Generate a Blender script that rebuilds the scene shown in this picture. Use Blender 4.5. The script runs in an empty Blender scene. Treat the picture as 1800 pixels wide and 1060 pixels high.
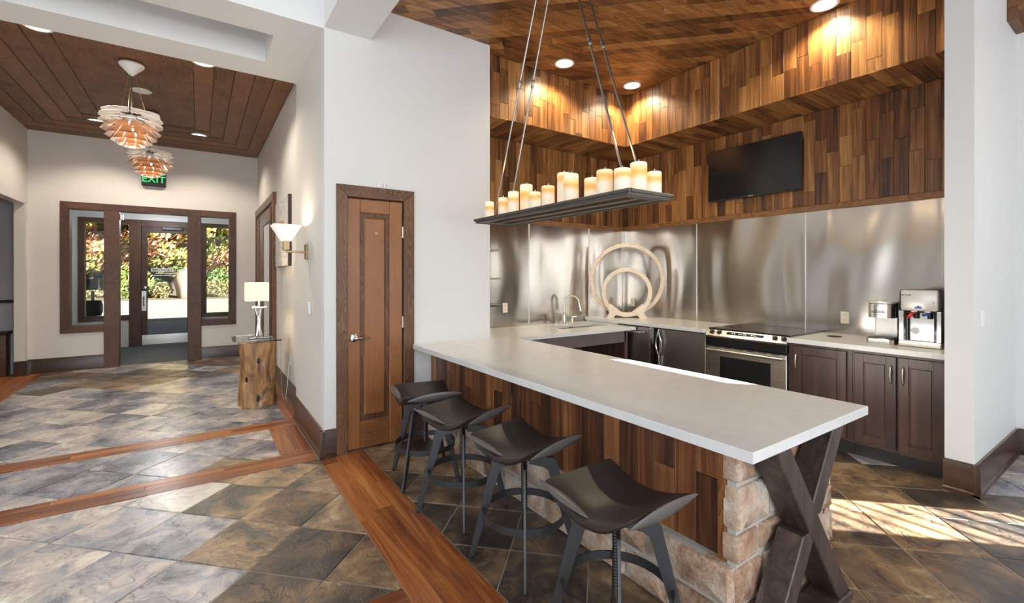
import bpy, bmesh, math, random
from mathutils import Vector, Matrix
random.seed(7)
PI = math.pi
S = bpy.context.scene
COL = S.collection

# ------------------------------------------------------------------ camera, world, sun, daylight, exposure
CAMH = 1.48
cam_d = bpy.data.cameras.new('camera'); cam = bpy.data.objects.new('camera', cam_d); COL.objects.link(cam)
cam.location = (0, 0, CAMH)
cam.rotation_euler = (PI/2, 0, -math.atan(550/807))
cam_d.sensor_width = 36; cam_d.sensor_fit = 'HORIZONTAL'
cam_d.lens = 36*807/1800
cam_d.shift_y = -45/1800
cam_d.clip_start = .05; cam_d.clip_end = 300
S.camera = cam
S.view_settings.view_transform = 'Standard'; S.view_settings.look = 'None'
S.view_settings.gamma = 1; S.view_settings.use_curve_mapping = False
S.view_settings.exposure = 0.25

w = bpy.data.worlds.new('world'); S.world = w; w.use_nodes = True
wn = w.node_tree.nodes; wl = w.node_tree.links
sky = wn.new('ShaderNodeTexSky'); sky.sky_type = 'NISHITA'; sky.sun_disc = False
sky.sun_elevation = math.radians(25); sky.sun_rotation = math.radians(135)
wl.new(sky.outputs[0], wn['Background'].inputs[0]); wn['Background'].inputs[1].default_value = .13

SUN_E = math.radians(25)
SUN_D = Vector((-.7071*math.cos(SUN_E), .7071*math.cos(SUN_E), -math.sin(SUN_E)))
sd = bpy.data.lights.new('sun', 'SUN'); sd.energy = 66; sd.angle = math.radians(.5); sd.color = (1, .98, .95)
so = bpy.data.objects.new('sun', sd); COL.objects.link(so)
so.rotation_euler = SUN_D.to_track_quat('-Z', 'Y').to_euler(); so.location = (20, -20, 20)

def area(name, loc, target, sx, sy, power, color=(1, 1, 1)):
    d = bpy.data.lights.new(name, 'AREA'); d.shape = 'RECTANGLE'; d.size = sx; d.size_y = sy; d.energy = power; d.color = color
    o = bpy.data.objects.new(name, d); COL.objects.link(o); o.location = loc
    o.rotation_euler = (Vector(target)-Vector(loc)).to_track_quat('-Z', 'Z').to_euler()
    return o
# daylight in the openings of the south and west walls (behind the photographer)
DAY = (.87, .935, 1)
area('daylight_south_1', (-3.6, -4.42, 1.9), (-3.6, 5, 1.5), 1.7, 2.7, 80, DAY)
area('daylight_south_2', (-1.2, -4.42, 1.9), (-1.2, 5, 1.5), 1.7, 2.7, 80, DAY)
area('daylight_south_3', (1.2, -4.42, 1.9), (1.2, 5, 1.5), 1.7, 2.7, 74, DAY)
area('daylight_south_4', (3.6, -4.42, 1.9), (3.6, 5, 1.5), 1.7, 2.7, 48, DAY)
area('daylight_west_1', (-5.92, -1.8, 1.9), (5, 0, 1.5), 2.2, 2.7, 58, DAY)
area('daylight_west_2', (-5.92, 1.6, 1.9), (5, 3, 1.5), 2.2, 2.7, 58, DAY)

def point(name, loc, power, color, r=.04, parent=None, kind='POINT', spot=2.2, blend=.6):
    d = bpy.data.lights.new(name, kind); d.energy = power; d.color = color; d.shadow_soft_size = r
    if kind == 'SPOT': d.spot_size = spot; d.spot_blend = blend
    o = bpy.data.objects.new(name, d); COL.objects.link(o); o.location = loc
    if parent:
        o.parent = parent; o.matrix_parent_inverse = Matrix.Translation(-parent.location)
    return o

# ------------------------------------------------------------------ node helpers and materials
class NT:
    def __init__(s, name):
        s.m = bpy.data.materials.new(name); s.m.use_nodes = True
        s.t = s.m.node_tree; s.n = s.t.nodes; s.b = s.n['Principled BSDF']
    def new(s, typ, **kw):
        nd = s.n.new(typ)
        for k, v in kw.items():
            if isinstance(k, str) and hasattr(nd, k): setattr(nd, k, v)
        return nd
    def link(s, a, b): s.t.links.new(a, b)
    def set(s, key, v): s.b.inputs[key].default_value = v
    def val(s, nd, idx, v):
        if hasattr(v, 'is_output') or isinstance(v, bpy.types.NodeSocket): s.link(v, nd.inputs[idx])
        else: nd.inputs[idx].default_value = v
    def math(s, op, a, b=0.):
        nd = s.new('ShaderNodeMath'); nd.operation = op; s.val(nd, 0, a); s.val(nd, 1, b); return nd.outputs[0]
    def ramp(s, fac, stops, interp='LINEAR'):
        nd = s.new('ShaderNodeValToRGB'); nd.color_ramp.interpolation = interp
        e = nd.color_ramp.elements
        while len(e) < len(stops): e.new(.5)
        for el, (p, c) in zip(e, stops): el.position = p; el.color = (*c, 1)
        s.link(fac, nd.inputs[0]); return nd.outputs[0]
    def mix(s, fac, a, b, mode='MIX'):
        nd = s.new('ShaderNodeMix'); nd.data_type = 'RGBA'; nd.blend_type = mode
        s.val(nd, 0, fac)
        for i, v in ((6, a), (7, b)):
            if isinstance(v, tuple): nd.inputs[i].default_value = (*v, 1) if len(v) == 3 else v
            else: s.link(v, nd.inputs[i])
        return nd.outputs[2]
    def noise(s, vec, scale, detail=4, rough=.55, dist=0.):
        nd = s.new('ShaderNodeTexNoise'); s.link(vec, nd.inputs['Vector'])
        nd.inputs['Scale'].default_value = scale; nd.inputs['Detail'].default_value = detail
        nd.inputs['Roughness'].default_value = rough; nd.inputs['Distortion'].default_value = dist
        return nd.outputs[0]
    def coords(s, rnd=True, scale=(1, 1, 1), rot=(0, 0, 0)):
        tc = s.new('ShaderNodeTexCoord'); v = tc.outputs['Object']
        if rnd:
            oi = s.new('ShaderNodeObjectInfo'); s.rand = oi.outputs['Random']
            vm = s.new('ShaderNodeVectorMath'); vm.operation = 'SCALE'; vm.inputs[0].default_value = (37., 23., 51.)
            s.link(s.rand, vm.inputs['Scale'])
            va = s.new('ShaderNodeVectorMath'); va.operation = 'ADD'; s.link(v, va.inputs[0]); s.link(vm.outputs[0], va.inputs[1]); v = va.outputs[0]
        s.base = v
        return s.map(v, scale, rot)
    def map(s, v, scale=(1, 1, 1), rot=(0, 0, 0)):
        mp = s.new('ShaderNodeMapping'); s.link(v, mp.inputs['Vector'])
        mp.inputs['Scale'].default_value = scale; mp.inputs['Rotation'].default_value = rot
        return mp.outputs[0]
    def bump(s, h, strength=.3, dist=.01):
        nd = s.new('ShaderNodeBump'); nd.inputs['Strength'].default_value = strength; nd.inputs['Distance'].default_value = dist
        s.link(h, nd.inputs['Height']); s.link(nd.outputs[0], s.b.inputs['Normal'])

def plain(name, col, rough=.5, metal=0., spec=.5, emit=None, estr=1., trans=0., alpha=None, coat=0.):
    k = NT(name); k.set('Base Color', (*col, 1)); k.set('Roughness', rough); k.set('Metallic', metal)
    k.set('Specular IOR Level', spec); k.set('Coat Weight', coat)
    if emit: k.set('Emission Color', (*emit, 1)); k.set('Emission Strength', estr)
    if trans: k.set('Transmission Weight', trans)
    return k.m

def paint(name, col, rough=.55):
    k = NT(name); v = k.coords(False)
    n = k.noise(v, 180, 2); n2 = k.noise(v, 1.3, 2)
    k.link(k.mix(n2, tuple(c*.97 for c in col), col), k.b.inputs['Base Color'])
    k.set('Roughness', rough); k.bump(n, .06, .002); return k.m

AX = {'X': (.55, 11, 11), 'Y': (11, .55, 11), 'Z': (11, 11, .55)}
AXF = {'X': (4, 130, 130), 'Y': (130, 4, 130), 'Z': (130, 130, 4)}
def wood(name, stops, axis='Z', rough=.38, rot=(0, 0, 0), tone=.45, swirl=1.6, bump=.12, coat=.15, gain=1.):
    """plank timber: every object gets its own tone and its own figure from the object's random number"""
    k = NT(name); v = k.coords(True, AX[axis], rot)
    n1 = k.noise(v, 1.15*gain, 5, .62, swirl)
    n2 = k.noise(k.map(k.base, AXF[axis], rot), 1, 3, .6)
    f = k.math('ADD', k.math('MULTIPLY', k.math('SUBTRACT', n1, .5), 1.5), k.math('ADD', k.math('MULTIPLY', k.rand, tone), .64-tone/2))
    f = k.math('ADD', k.math('SUBTRACT', f, .14), k.math('MULTIPLY', k.math('SUBTRACT', n2, .5), .42))
    k.link(k.ramp(f, stops), k.b.inputs['Base Color'])
    k.set('Roughness', rough); k.set('Coat Weight', coat); k.set('Coat Roughness', .25)
    k.bump(n2, bump, .004); return k.m

def oak(name, dark, mid, light, axis='Z', rough=.4, scale=1., coat=.1, ring=.34):
    """stained oak with dark cathedral grain"""
    k = NT(name)
    st = {'X': (.16, 1, 1), 'Y': (1, .16, 1), 'Z': (1, 1, .16)}[axis]
    v = k.coords(True, st)
    nz = k.noise(v, 3*scale, 3, .5)
    vv = k.new('ShaderNodeVectorMath'); vv.operation = 'SCALE'; k.link(v, vv.inputs[0]); vv.inputs['Scale'].default_value = 1
    rings = k.math('FRACT', k.math('MULTIPLY', k.noise(v, 6.5*scale, 2, .45, .25), 24))
    blot = k.noise(k.map(k.base, (1, 1, 1)), 3.2, 3, .6)
    fine = k.noise(k.map(k.base, AXF[axis]), 1.3, 2, .6)
    f = k.math('ADD', k.math('MULTIPLY', k.math('SUBTRACT', rings, .5), ring), k.math('MULTIPLY', fine, .6))
    f = k.math('ADD', f, k.math('ADD', k.math('MULTIPLY', k.math('SUBTRACT', blot, .5), .5), .22))
    f = k.math('ADD', f, k.math('MULTIPLY', k.math('SUBTRACT', k.rand, .5), .22))
    k.link(k.ramp(f, [(.18, dark), (.5, mid), (.95, light)]), k.b.inputs['Base Color'])
    k.set('Roughness', rough); k.set('Coat Weight', coat); k.set('Coat Roughness', .3)
    k.bump(f, .12, .003); return k.m

def slate(name, stops, rough=.3, coat=.35):
    """riven slate: warped patches, fine speckle, dark cleft lines; each tile has its own tone"""
    k = NT(name); v = k.coords(True)
    w1 = k.new('ShaderNodeTexNoise'); k.link(v, w1.inputs['Vector']); w1.inputs['Scale'].default_value = 2.4; w1.inputs['Detail'].default_value = 3
    sc = k.new('ShaderNodeVectorMath'); sc.operation = 'SCALE'; k.link(w1.outputs['Color'], sc.inputs[0]); sc.inputs['Scale'].default_value = .55
    ad = k.new('ShaderNodeVectorMath'); ad.operation = 'ADD'; k.link(v, ad.inputs[0]); k.link(sc.outputs[0], ad.inputs[1]); wv = ad.outputs[0]
    patch = k.noise(wv, 3.4, 8, .66); fine = k.noise(wv, 38, 6, .7); mid = k.noise(wv, 11, 5, .6)
    ridge = k.math('ABSOLUTE', k.math('SUBTRACT', k.noise(wv, 2.3, 4, .55), .5))
    cleft = k.math('SUBTRACT', 1., k.math('MINIMUM', k.math('MULTIPLY', ridge, 80.), 1.))
    f = k.math('ADD', k.math('MULTIPLY', k.math('SUBTRACT', patch, .5), 2.7), k.math('ADD', .47, k.math('MULTIPLY', k.math('SUBTRACT', k.rand, .5), .52)))
    f = k.math('ADD', f, k.math('MULTIPLY', k.math('SUBTRACT', fine, .5), .55))
    col = k.ramp(f, stops)
    col = k.mix(k.math('MULTIPLY', cleft, k.math('MULTIPLY', k.math('MULTIPLY', mid, mid), 1.5)), col, tuple(.25*c for c in stops[1][1]))
    k.link(col, k.b.inputs['Base Color'])
    k.link(k.math('ADD', k.math('MULTIPLY', fine, .3), rough-.12), k.b.inputs['Roughness'])
    h = k.math('SUBTRACT', k.math('ADD', k.math('MULTIPLY', mid, .6), k.math('ADD', k.math('MULTIPLY', fine, .22), patch)), k.math('MULTIPLY', cleft, .35))
    k.bump(h, .55, .012); k.set('Specular IOR Level', .7); k.set('Coat Weight', coat); k.set('Coat Roughness', .24); return k.m

def stone(name):
    k = NT(name); v = k.coords(True)
    a = k.noise(v, 6, 7, .66, .8); b = k.noise(v, 55, 6, .7); c = k.noise(v, 17, 4, .6)
    f = k.math('ADD', k.math('MULTIPLY', k.math('SUBTRACT', a, .5), 1.5), k.math('ADD', .5, k.math('MULTIPLY', k.math('SUBTRACT', k.rand, .5), .45)))
    f = k.math('ADD', f, k.math('MULTIPLY', k.math('SUBTRACT', b, .5), .5))
    col = k.ramp(f, [(.08, (.17, .085, .045)), (.32, (.35, .20, .125)), (.50, (.50, .335, .235)), (.70, (.62, .49, .385)), (.95, (.72, .65, .56))])
    k.link(col, k.b.inputs['Base Color']); k.set('Roughness', .85)
    k.bump(k.math('ADD', k.math('ADD', a, c), k.math('MULTIPLY', b, .45)), .9, .02); return k.m

def steel(name, col=(.6, .57, .53), rough=.24, axis='Z', brush=.012):
    k = NT(name); v = k.coords(False, {'X': (2, 260, 260), 'Y': (260, 2, 260), 'Z': (260, 260, 2)}[axis])
    n = k.noise(v, 1.5, 2); k.set('Base Color', (*col, 1)); k.set('Metallic', 1.)
    k.link(k.math('ADD', k.math('MULTIPLY', n, .08), rough-.04), k.b.inputs['Roughness'])
    k.bump(n, brush, .001); return k.m

def quartz(name):
    k = NT(name); v = k.coords(False)
    a = k.noise(v, 2.2, 5, .6, 2.); b = k.noise(v, 240, 2)
    col = k.ramp(a, [(.3, (.66, .66, .655)), (.5, (.71, .71, .705)), (.62, (.675, .675, .67)), (.8, (.73, .73, .725))])
    col = k.mix(k.math('GREATER_THAN', b, .76), col, (.6, .58, .56))
    k.link(col, k.b.inputs['Base Color']); k.set('Roughness', .22); return k.m

def foliage(name, cols):
    cols = [tuple(min(.8, 1.0*q) for q in c) for c in cols]
    k = NT(name); g = k.new('ShaderNodeNewGeometry')
    st = [((i+.5)/len(cols), c) for i, c in enumerate(cols)]
    tc = k.new('ShaderNodeTexCoord'); n = k.noise(tc.outputs['Object'], .55, 2)
    f = k.math('ADD', k.math('MULTIPLY', g.outputs['Random Per Island'], .45), k.math('MULTIPLY', k.math('SUBTRACT', n, .28), 1.25))
    k.link(k.ramp(f, st), k.b.inputs['Base Color']); k.set('Roughness', .6)
    return k.m

M = {}
M['wall'] = paint('wall paint', (.73, .73, .72)); M['white'] = paint('white paint', (.80, .80, .79)); M['warmwall'] = paint('warm wall paint', (.71, .675, .63))
M['greywall'] = paint('blue grey paint', (.45, .46, .5))
AC = [(.06, (.028, .011, .005)), (.24, (.085, .031, .011)), (.44, (.18, .069, .021)), (.62, (.285, .122, .035)), (.80, (.41, .195, .060)), (.97, (.52, .285, .10))]
for a_ in 'XYZ': M['plank'+a_] = wood('acacia plank along '+a_, AC, a_)
M['plankD'] = wood('acacia ceiling plank', AC, 'X', rot=(0, 0, PI/4))
AB = [(.10, (.022, .008, .005)), (.30, (.065, .022, .010)), (.50, (.14, .048, .018)), (.70, (.23, .085, .03)), (.95, (.36, .16, .055))]
M['barplank'] = wood('dark acacia plank', AB, 'Z')
FS = [(.1, (.09, .022, .008)), (.35, (.21, .058, .016)), (.55, (.34, .11, .028)), (.8, (.46, .175, .048)), (.97, (.54, .24, .08))]
M['stripX'] = wood('floor board along X', FS, 'X', rough=.3, coat=.3); M['stripY'] = wood('floor board along Y', FS, 'Y', rough=.3, coat=.3)
M['oakZ'] = oak('stained oak upright', (.035, .013, .006), (.13, .053, .024), (.27, .130, .062), 'Z', rough=.45, coat=.05)
M['oakX'] = oak('stained oak rail', (.035, .013, .006), (.13, .053, .024), (.27, .130, .062), 'X', rough=.45, coat=.05)
M['oakY'] = oak('stained oak along Y', (.035, .014, .008), (.10, .044, .024), (.19, .095, .052), 'Y')
M['frameZ'] = oak('dark frame oak upright', (.028, .011, .006), (.085, .034, .017), (.16, .070, .036), 'Z', rough=.48, coat=.03)
M['frameX'] = oak('dark frame oak rail', (.028, .011, .006), (.085, .034, .017), (.16, .070, .036), 'X', rough=.48, coat=.03)
M['doorZ'] = oak('door oak upright', (.11, .036, .010), (.25, .092, .027), (.36, .15, .048), 'Z', scale=.8, ring=.10)
M['doorX'] = oak('door oak rail', (.11, .036, .010), (.25, .092, .027), (.36, .15, .048), 'X', scale=.8, ring=.16)
M['hallY'] = oak('hall ceiling oak along Y', (.05, .019, .008), (.18, .078, .034), (.33, .155, .072), 'Y', rough=.5, coat=0, ring=.22)
M['hallX'] = oak('hall ceiling oak along X', (.045, .017, .007), (.16, .068, .030), (.30, .14, .065), 'X', rough=.5, coat=0, ring=.22)
M['trimoakY'] = oak('golden oak trim along Y', (.12, .045, .012), (.28, .125, .040), (.40, .20, .07), 'Y')
M['trimoakX'] = oak('golden oak trim along X', (.12, .045, .012), (.28, .125, .040), (.40, .20, .07), 'X')
M['trimoakZ'] = oak('golden oak trim upright', (.08, .028, .008), (.22, .085, .025), (.34, .15, .05), 'Z')
M['base'] = oak('baseboard stain', (.022, .008, .005), (.048, .018, .009), (.085, .034, .016), 'X', rough=.28, coat=.4)
M['baseY'] = oak('baseboard stain along Y', (.022, .008, .005), (.048, .018, .009), (.085, .034, .016), 'Y', rough=.28, coat=.4)
CB = [(.1, (.022, .011, .009)), (.4, (.050, .025, .019)), (.7, (.085, .043, .032)), (.95, (.12, .06, .043))]
M['cab'] = wood('espresso cabinet', CB, 'Z', rough=.32, tone=.15, bump=.03, gain=.5)
M['xleg'] = wood('dark rough timber', [(.1, (.018, .011, .009)), (.45, (.048, .029, .022)), (.7, (.085, .052, .040)), (.95, (.13, .085, .065))], 'Z', rough=.5, tone=.2)
SG = [(.04, (.05, .06, .085)), (.22, (.16, .18, .235)), (.38, (.29, .295, .34)), (.52, (.42, .39, .40)), (.66, (.53, .46, .43)), (.82, (.68, .64, .56)), (.97, (.78, .75, .66))]  # hall slate, made paler and bluer: daylight sheen is put into the colour
SB = [(.05, (.022, .019, .018)), (.28, (.055, .040, .028)), (.46, (.115, .075, .046)), (.62, (.18, .112, .060)), (.80, (.28, .178, .090)), (.97, (.40, .29, .165))]
SM = [(.12, (.040, .038, .036)), (.30, (.085, .075, .065)), (.46, (.20, .14, .09)), (.60, (.33, .215, .125)), (.76, (.42, .29, .17)), (.93, (.52, .40, .26))]
M['slate_grey_sheen'] = slate('grey slate with sheen in colour', SG, .28, 1.); M['slate_brown'] = slate('brown slate', SB, .36); M['slate_mid'] = slate('ochre slate', SM, .36)
M['grout'] = plain('grout', (.30, .26, .21), .9); M['mortar'] = paint('mortar', (.46, .43, .39), .9)
M['stone'] = stone('tan fieldstone'); M['quartz'] = quartz('pale quartz')
M['steelwall'] = steel('backsplash steel', (.52, .48, .44), .17, brush=.03); M['steel'] = steel('brushed steel', (.62, .60, .57), .28, 'Y')
M['darksteel'] = steel('dark stainless', (.46, .43, .40), .36, 'Y'); M['chrome'] = plain('chrome', (.78, .78, .78), .1, 1.); M['nickel'] = plain('brushed nickel', (.62, .57, .5), .28, 1.)
M['brass'] = plain('aged brass', (.36, .27, .15), .4, 1.); M['blackmetal'] = plain('charcoal steel', (.055, .056, .06), .42, .6)
M['iron'] = plain('gunmetal', (.16, .155, .15), .38, .9); M['rod'] = plain('rod steel', (.33, .32, .30), .35, 1.)
M['leather'] = plain('dark leather', (.024, .018, .016), .42, 0, .45); M['pad'] = plain('charcoal leather', (.105, .098, .095), .38)
M['black'] = plain('black plastic', (.012, .012, .013), .35); M['blackgloss'] = plain('black gloss', (.010, .011, .013), .07)
M['screen'] = plain('screen', (.012, .013, .015), .16); M['cream'] = plain('cream plastic', (.75, .70, .58), .4); M['plastic'] = plain('white plastic', (.8, .8, .79), .35)
M['silver'] = plain('silver plastic', (.68, .67, .65), .3, .35); M['red'] = plain('red plastic', (.75, .02, .02), .3); M['blue'] = plain('blue plastic', (.02, .12, .5), .35)
M['glass'] = plain('clear glass', (.93, .97, .96), .0, trans=1.); M['ringwood'] = wood('bleached wood', [(.1, (.62, .49, .38)), (.5, (.76, .63, .51)), (.95, (.84, .75, .64))], 'X', rough=.6, tone=.2, coat=0)
M['mat'] = paint('grey mat', (.10, .105, .11), .95); M['concrete'] = paint('concrete', (.30, .285, .255), .9); M['slab'] = paint('grey slab', (.34, .35, .37), .9)
M['lamp'] = plain('lit lens', (1, 1, 1), .4, emit=(1, .86, .66), estr=9); M['coollamp'] = plain('lit tube', (1, 1, 1), .4, emit=(.95, .98, 1), estr=5)
M['exit'] = plain('lit green letters', (.02, .5, .1), .4, emit=(.02, .8, .16), estr=1.1)
M['copper'] = plain('copper leaf', (.62, .30, .15), .3, .85); M['copperin'] = plain('white leaf inside', (.80, .76, .73), .4)
M['rim'] = plain('white rim', (.85, .84, .82), .4); M['soil'] = paint('soil', (.16, .12, .08), .95); M['bark'] = paint('bark', (.09, .065, .045), .9)
M['boulder'] = paint('boulder stone', (.30, .21, .16), .9)

def thin_glass(name, tint=(.62, .64, .63)):
    k = NT(name); k.n.remove(k.b)
    tr = k.new('ShaderNodeBsdfTransparent'); tr.inputs[0].default_value = (*tint, 1)
    gl = k.new('ShaderNodeBsdfGlossy'); gl.inputs['Roughness'].default_value = .02
    fr = k.new('ShaderNodeFresnel'); fr.inputs[0].default_value = 1.16
    mx = k.new('ShaderNodeMixShader'); k.link(fr.outputs[0], mx.inputs[0]); k.link(tr.outputs[0], mx.inputs[1]); k.link(gl.outputs[0], mx.inputs[2])
    k.link(mx.outputs[0], k.n['Material Output'].inputs[0]); return k.m
M['pane'] = thin_glass('dimming outer pane', (.56, .57, .56)); M['clearpane'] = thin_glass('clear inner pane', (.94, .96, .95))  # outer tint is added to dim the sunlit view outside

def wax():
    k = NT('candle wax with glow band'); v = k.coords(True, (2, 2, 4)); n = k.noise(v, 2.2, 3, .5)
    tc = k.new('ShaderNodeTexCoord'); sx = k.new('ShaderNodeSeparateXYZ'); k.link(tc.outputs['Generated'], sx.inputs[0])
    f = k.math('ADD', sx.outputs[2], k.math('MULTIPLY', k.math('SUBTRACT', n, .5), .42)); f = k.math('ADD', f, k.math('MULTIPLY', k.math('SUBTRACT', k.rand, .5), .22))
    col = k.ramp(f, [(.10, (.76, .66, .52)), (.48, (.78, .68, .54)), (.62, (.80, .50, .17)), (.72, (.78, .42, .12)), (.80, (.84, .62, .28)), (.92, (.88, .80, .60))])  # amber band paints the candle's inner glow into the wax colour
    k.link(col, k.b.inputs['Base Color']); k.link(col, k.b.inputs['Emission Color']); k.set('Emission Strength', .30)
    k.set('Roughness', .5); return k.m
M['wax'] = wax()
M['shade'] = plain('lit linen shade', (.85, .76, .58), .8, emit=(1, .86, .64), estr=.42)
M['conelit'] = plain('lit frosted glass', (.9, .86, .8), .3, emit=(1, .90, .76), estr=.38)
def burl():
    k = NT('burl wood'); v = k.coords(False, (1, 1, .35)); a = k.noise(v, 7, 5, .6, 2.2); b = k.noise(k.map(k.base, (1, 1, .5)), 4.3, 3, .5, 1.)
    k.link(k.ramp(k.math('ADD', k.math('MULTIPLY', a, .6), k.math('MULTIPLY', b, .45)), [(.30, (.035, .015, .006)), (.42, (.19, .085, .028)), (.54, (.40, .205, .075)), (.72, (.55, .33, .15))]), k.b.inputs['Base Color'])
    k.set('Roughness', .42); k.set('Coat Weight', .25); k.bump(a, .6, .03); return k.m
M['burl'] = burl()
def artmat():
    k = NT('painted canvas'); v = k.coords(False, (1, 2.5, 7)); a = k.noise(v, 5, 6, .7, 1.5)
    k.link(k.ramp(a, [(.35, (.20, .18, .17)), (.46, (.50, .48, .46)), (.6, (.66, .64, .61))]), k.b.inputs['Base Color']); k.set('Roughness', .8); return k.m
M['art'] = artmat(); M['artspot'] = plain('orange paint', (.50, .20, .05), .7)

# ------------------------------------------------------------------ mesh builder
def inset(poly, d):
    n = len(poly); out = []
    for i in range(n):
        p0, p1, p2 = Vector(poly[i-1]), Vector(poly[i]), Vector(poly[(i+1) % n])
        e1 = (p1-p0); e2 = (p2-p1)
        if e1.length < 1e-6 or e2.length < 1e-6: out.append(p1); continue
        e1.normalize(); e2.normalize()
        n1 = Vector((-e1.y, e1.x)); n2 = Vector((-e2.y, e2.x)); k = 1+n1.dot(n2)
        out.append(p1+(n1+n2)*(d/max(k, .35)))
    return out
def clip(poly, x0, x1, y0, y1):
    def cut(P, f, ax, lim, sgn):
        R = []
        for i in range(len(P)):
            a, b = P[i-1], P[i]; ia, ib = sgn*(a[ax]-lim) >= 0, sgn*(b[ax]-lim) >= 0
            if ia != ib:
                t = (lim-a[ax])/(b[ax]-a[ax]); R.append((a[0]+t*(b[0]-a[0]), a[1]+t*(b[1]-a[1])))
            if ib: R.append(b)
        return R
    for ax, lim, sg in ((0, x0, 1), (0, x1, -1), (1, y0, 1), (1, y1, -1)):
        if len(poly) < 3: return []
        poly = cut(poly, None, ax, lim, sg)
    out = []
    for p in poly:
        if not out or abs(p[0]-out[-1][0])+abs(p[1]-out[-1][1]) > 1e-4: out.append(p)
    if len(out) > 2 and abs(out[0][0]-out[-1][0])+abs(out[0][1]-out[-1][1]) < 1e-4: out.pop()
    return out if len(out) > 2 else []
def parea(P): return .5*sum(P[i-1][0]*P[i][1]-P[i][0]*P[i-1][1] for i in range(len(P)))

class MB:
    def __init__(s): s.v = []; s.f = []; s.mi = []; s.cur = 0
    def add(s, vs, fs):
        o = len(s.v); s.v += [tuple(p) for p in vs]; s.f += [tuple(i+o for i in f) for f in fs]; s.mi += [s.cur]*len(fs); return s
    def box(s, x0, x1, y0, y1, z0, z1, b=0.):
        if b <= 0:
            vs = [(x, y, z) for z in (z0, z1) for y in (y0, y1) for x in (x0, x1)]
            return s.add(vs, [(0, 2, 3, 1), (4, 5, 7, 6), (0, 1, 5, 4), (2, 6, 7, 3), (0, 4, 6, 2), (1, 3, 7, 5)])
        bm = bmesh.new(); bmesh.ops.create_cube(bm, size=1)
        for v in bm.verts: v.co = Vector(((x0+x1)/2+v.co.x*(x1-x0), (y0+y1)/2+v.co.y*(y1-y0), (z0+z1)/2+v.co.z*(z1-z0)))
        bmesh.ops.bevel(bm, geom=list(bm.edges), offset=b, segments=2 if b > .008 else 1, affect='EDGES', profile=.5)
        s.bm(bm); return s
    def bm(s, bm):
        bm.verts.ensure_lookup_table(); bm.verts.index_update()
        s.add([v.co.copy() for v in bm.verts], [[v.index for v in f.verts] for f in bm.faces]); bm.free(); return s
    def slab(s, poly, h0, h1, fr=None, b=0.):
        """prism over a 2-D outline, with a chamfered top edge; fr = (origin, u, v, n)"""
        if parea(poly) < 0: poly = poly[::-1]
        fr = fr or (Vector((0, 0, 0)), Vector((1, 0, 0)), Vector((0, 1, 0)), Vector((0, 0, 1)))
        o, u, v, n = fr; n_ = len(poly)
        T = lambda p, h: o+u*p[0]+v*p[1]+n*h
        rings = [[T(p, h0) for p in poly]]
        if b > 0:
            rings.append([T(p, h1-b) for p in poly]); rings.append([T(p, h1) for p in inset(poly, b)])
        else: rings.append([T(p, h1) for p in poly])
        vs = [p for r in rings for p in r]; fs = [tuple(range(n_))[::-1], tuple(range((len(rings)-1)*n_, len(rings)*n_))]
        for r in range(len(rings)-1):
            for i in range(n_): j = (i+1) % n_; fs.append((r*n_+i, r*n_+j, (r+1)*n_+j, (r+1)*n_+i))
        if u.cross(v).dot(n) < 0: fs = [f[::-1] for f in fs]
        return s.add(vs, fs)
    def tube(s, pts, r, n=10, closed=False, flat=None):
        pts = [Vector(p) for p in pts]; N = len(pts); rr = r if isinstance(r, (list, tuple)) else [r]*N
        up = None; vs = []
        for i, p in enumerate(pts):
            a = pts[i-1] if (i > 0 or closed) else p; c = pts[(i+1) % N] if (i < N-1 or closed) else p
            t = (c-a).normalized()
            if up is None:
                up = Vector((0, 0, 1)) if abs(t.z) < .9 else Vector((1, 0, 0))
            x = t.cross(up).normalized(); up = x.cross(t).normalized()
            fx = flat or (1, 1)
            for k in range(n):
                q = 2*PI*k/n; vs.append(p+(x*math.cos(q)*fx[0]+up*math.sin(q)*fx[1])*rr[i])
        fs = []
        for i in range(N if closed else N-1):
            j = (i+1) % N
            for k in range(n): l = (k+1) % n; fs.append((i*n+k, i*n+l, j*n+l, j*n+k))
        if not closed: fs.append(tuple(range(n))[::-1]); fs.append(tuple(range((N-1)*n, N*n)))
        return s.add(vs, fs)
    def lathe(s, prof, c=(0, 0, 0), n=24, axis='Z', cap=True):
        vs = []; c = Vector(c)
        for r, h in prof:
            for k in range(n):
                q = 2*PI*k/n; x, y = r*math.cos(q), r*math.sin(q)
                vs.append(c+{'Z': Vector((x, y, h)), 'X': Vector((h, x, y)), 'Y': Vector((y, h, x))}[axis])
        fs = []; m = len(prof)
        for i in range(m-1):
            for k in range(n): l = (k+1) % n; fs.append((i*n+k, i*n+l, (i+1)*n+l, (i+1)*n+k))
        if cap: fs.append(tuple(range(n))[::-1]); fs.append(tuple(range((m-1)*n, m*n)))
        return s.add(vs, fs)
    def grid(s, fn, nu, nv):
        vs = [fn(i/nu, j/nv) for j in range(nv+1) for i in range(nu+1)]; W = nu+1
        return s.add(vs, [(j*W+i, j*W+i+1, (j+1)*W+i+1, (j+1)*W+i) for j in range(nv) for i in range(nu)])
    def build(s, name, mat, parent=None, smooth=32, **props):
        me = bpy.data.meshes.new(name); me.from_pydata(s.v, [], s.f)
        mats = mat if isinstance(mat, (list, tuple)) else [mat]
        for m in mats: me.materials.append(M[m] if isinstance(m, str) else m)
        if len(mats) > 1: me.polygons.foreach_set('material_index', s.mi)
        if smooth:
            me.polygons.foreach_set('use_smooth', [True]*len(me.polygons)); me.set_sharp_from_angle(angle=math.radians(smooth))
        me.update()
        o = bpy.data.objects.new(name, me); COL.objects.link(o)
        if parent: adopt(o, parent)
        for k, v in props.items(): o[k] = v
        return o
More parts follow.
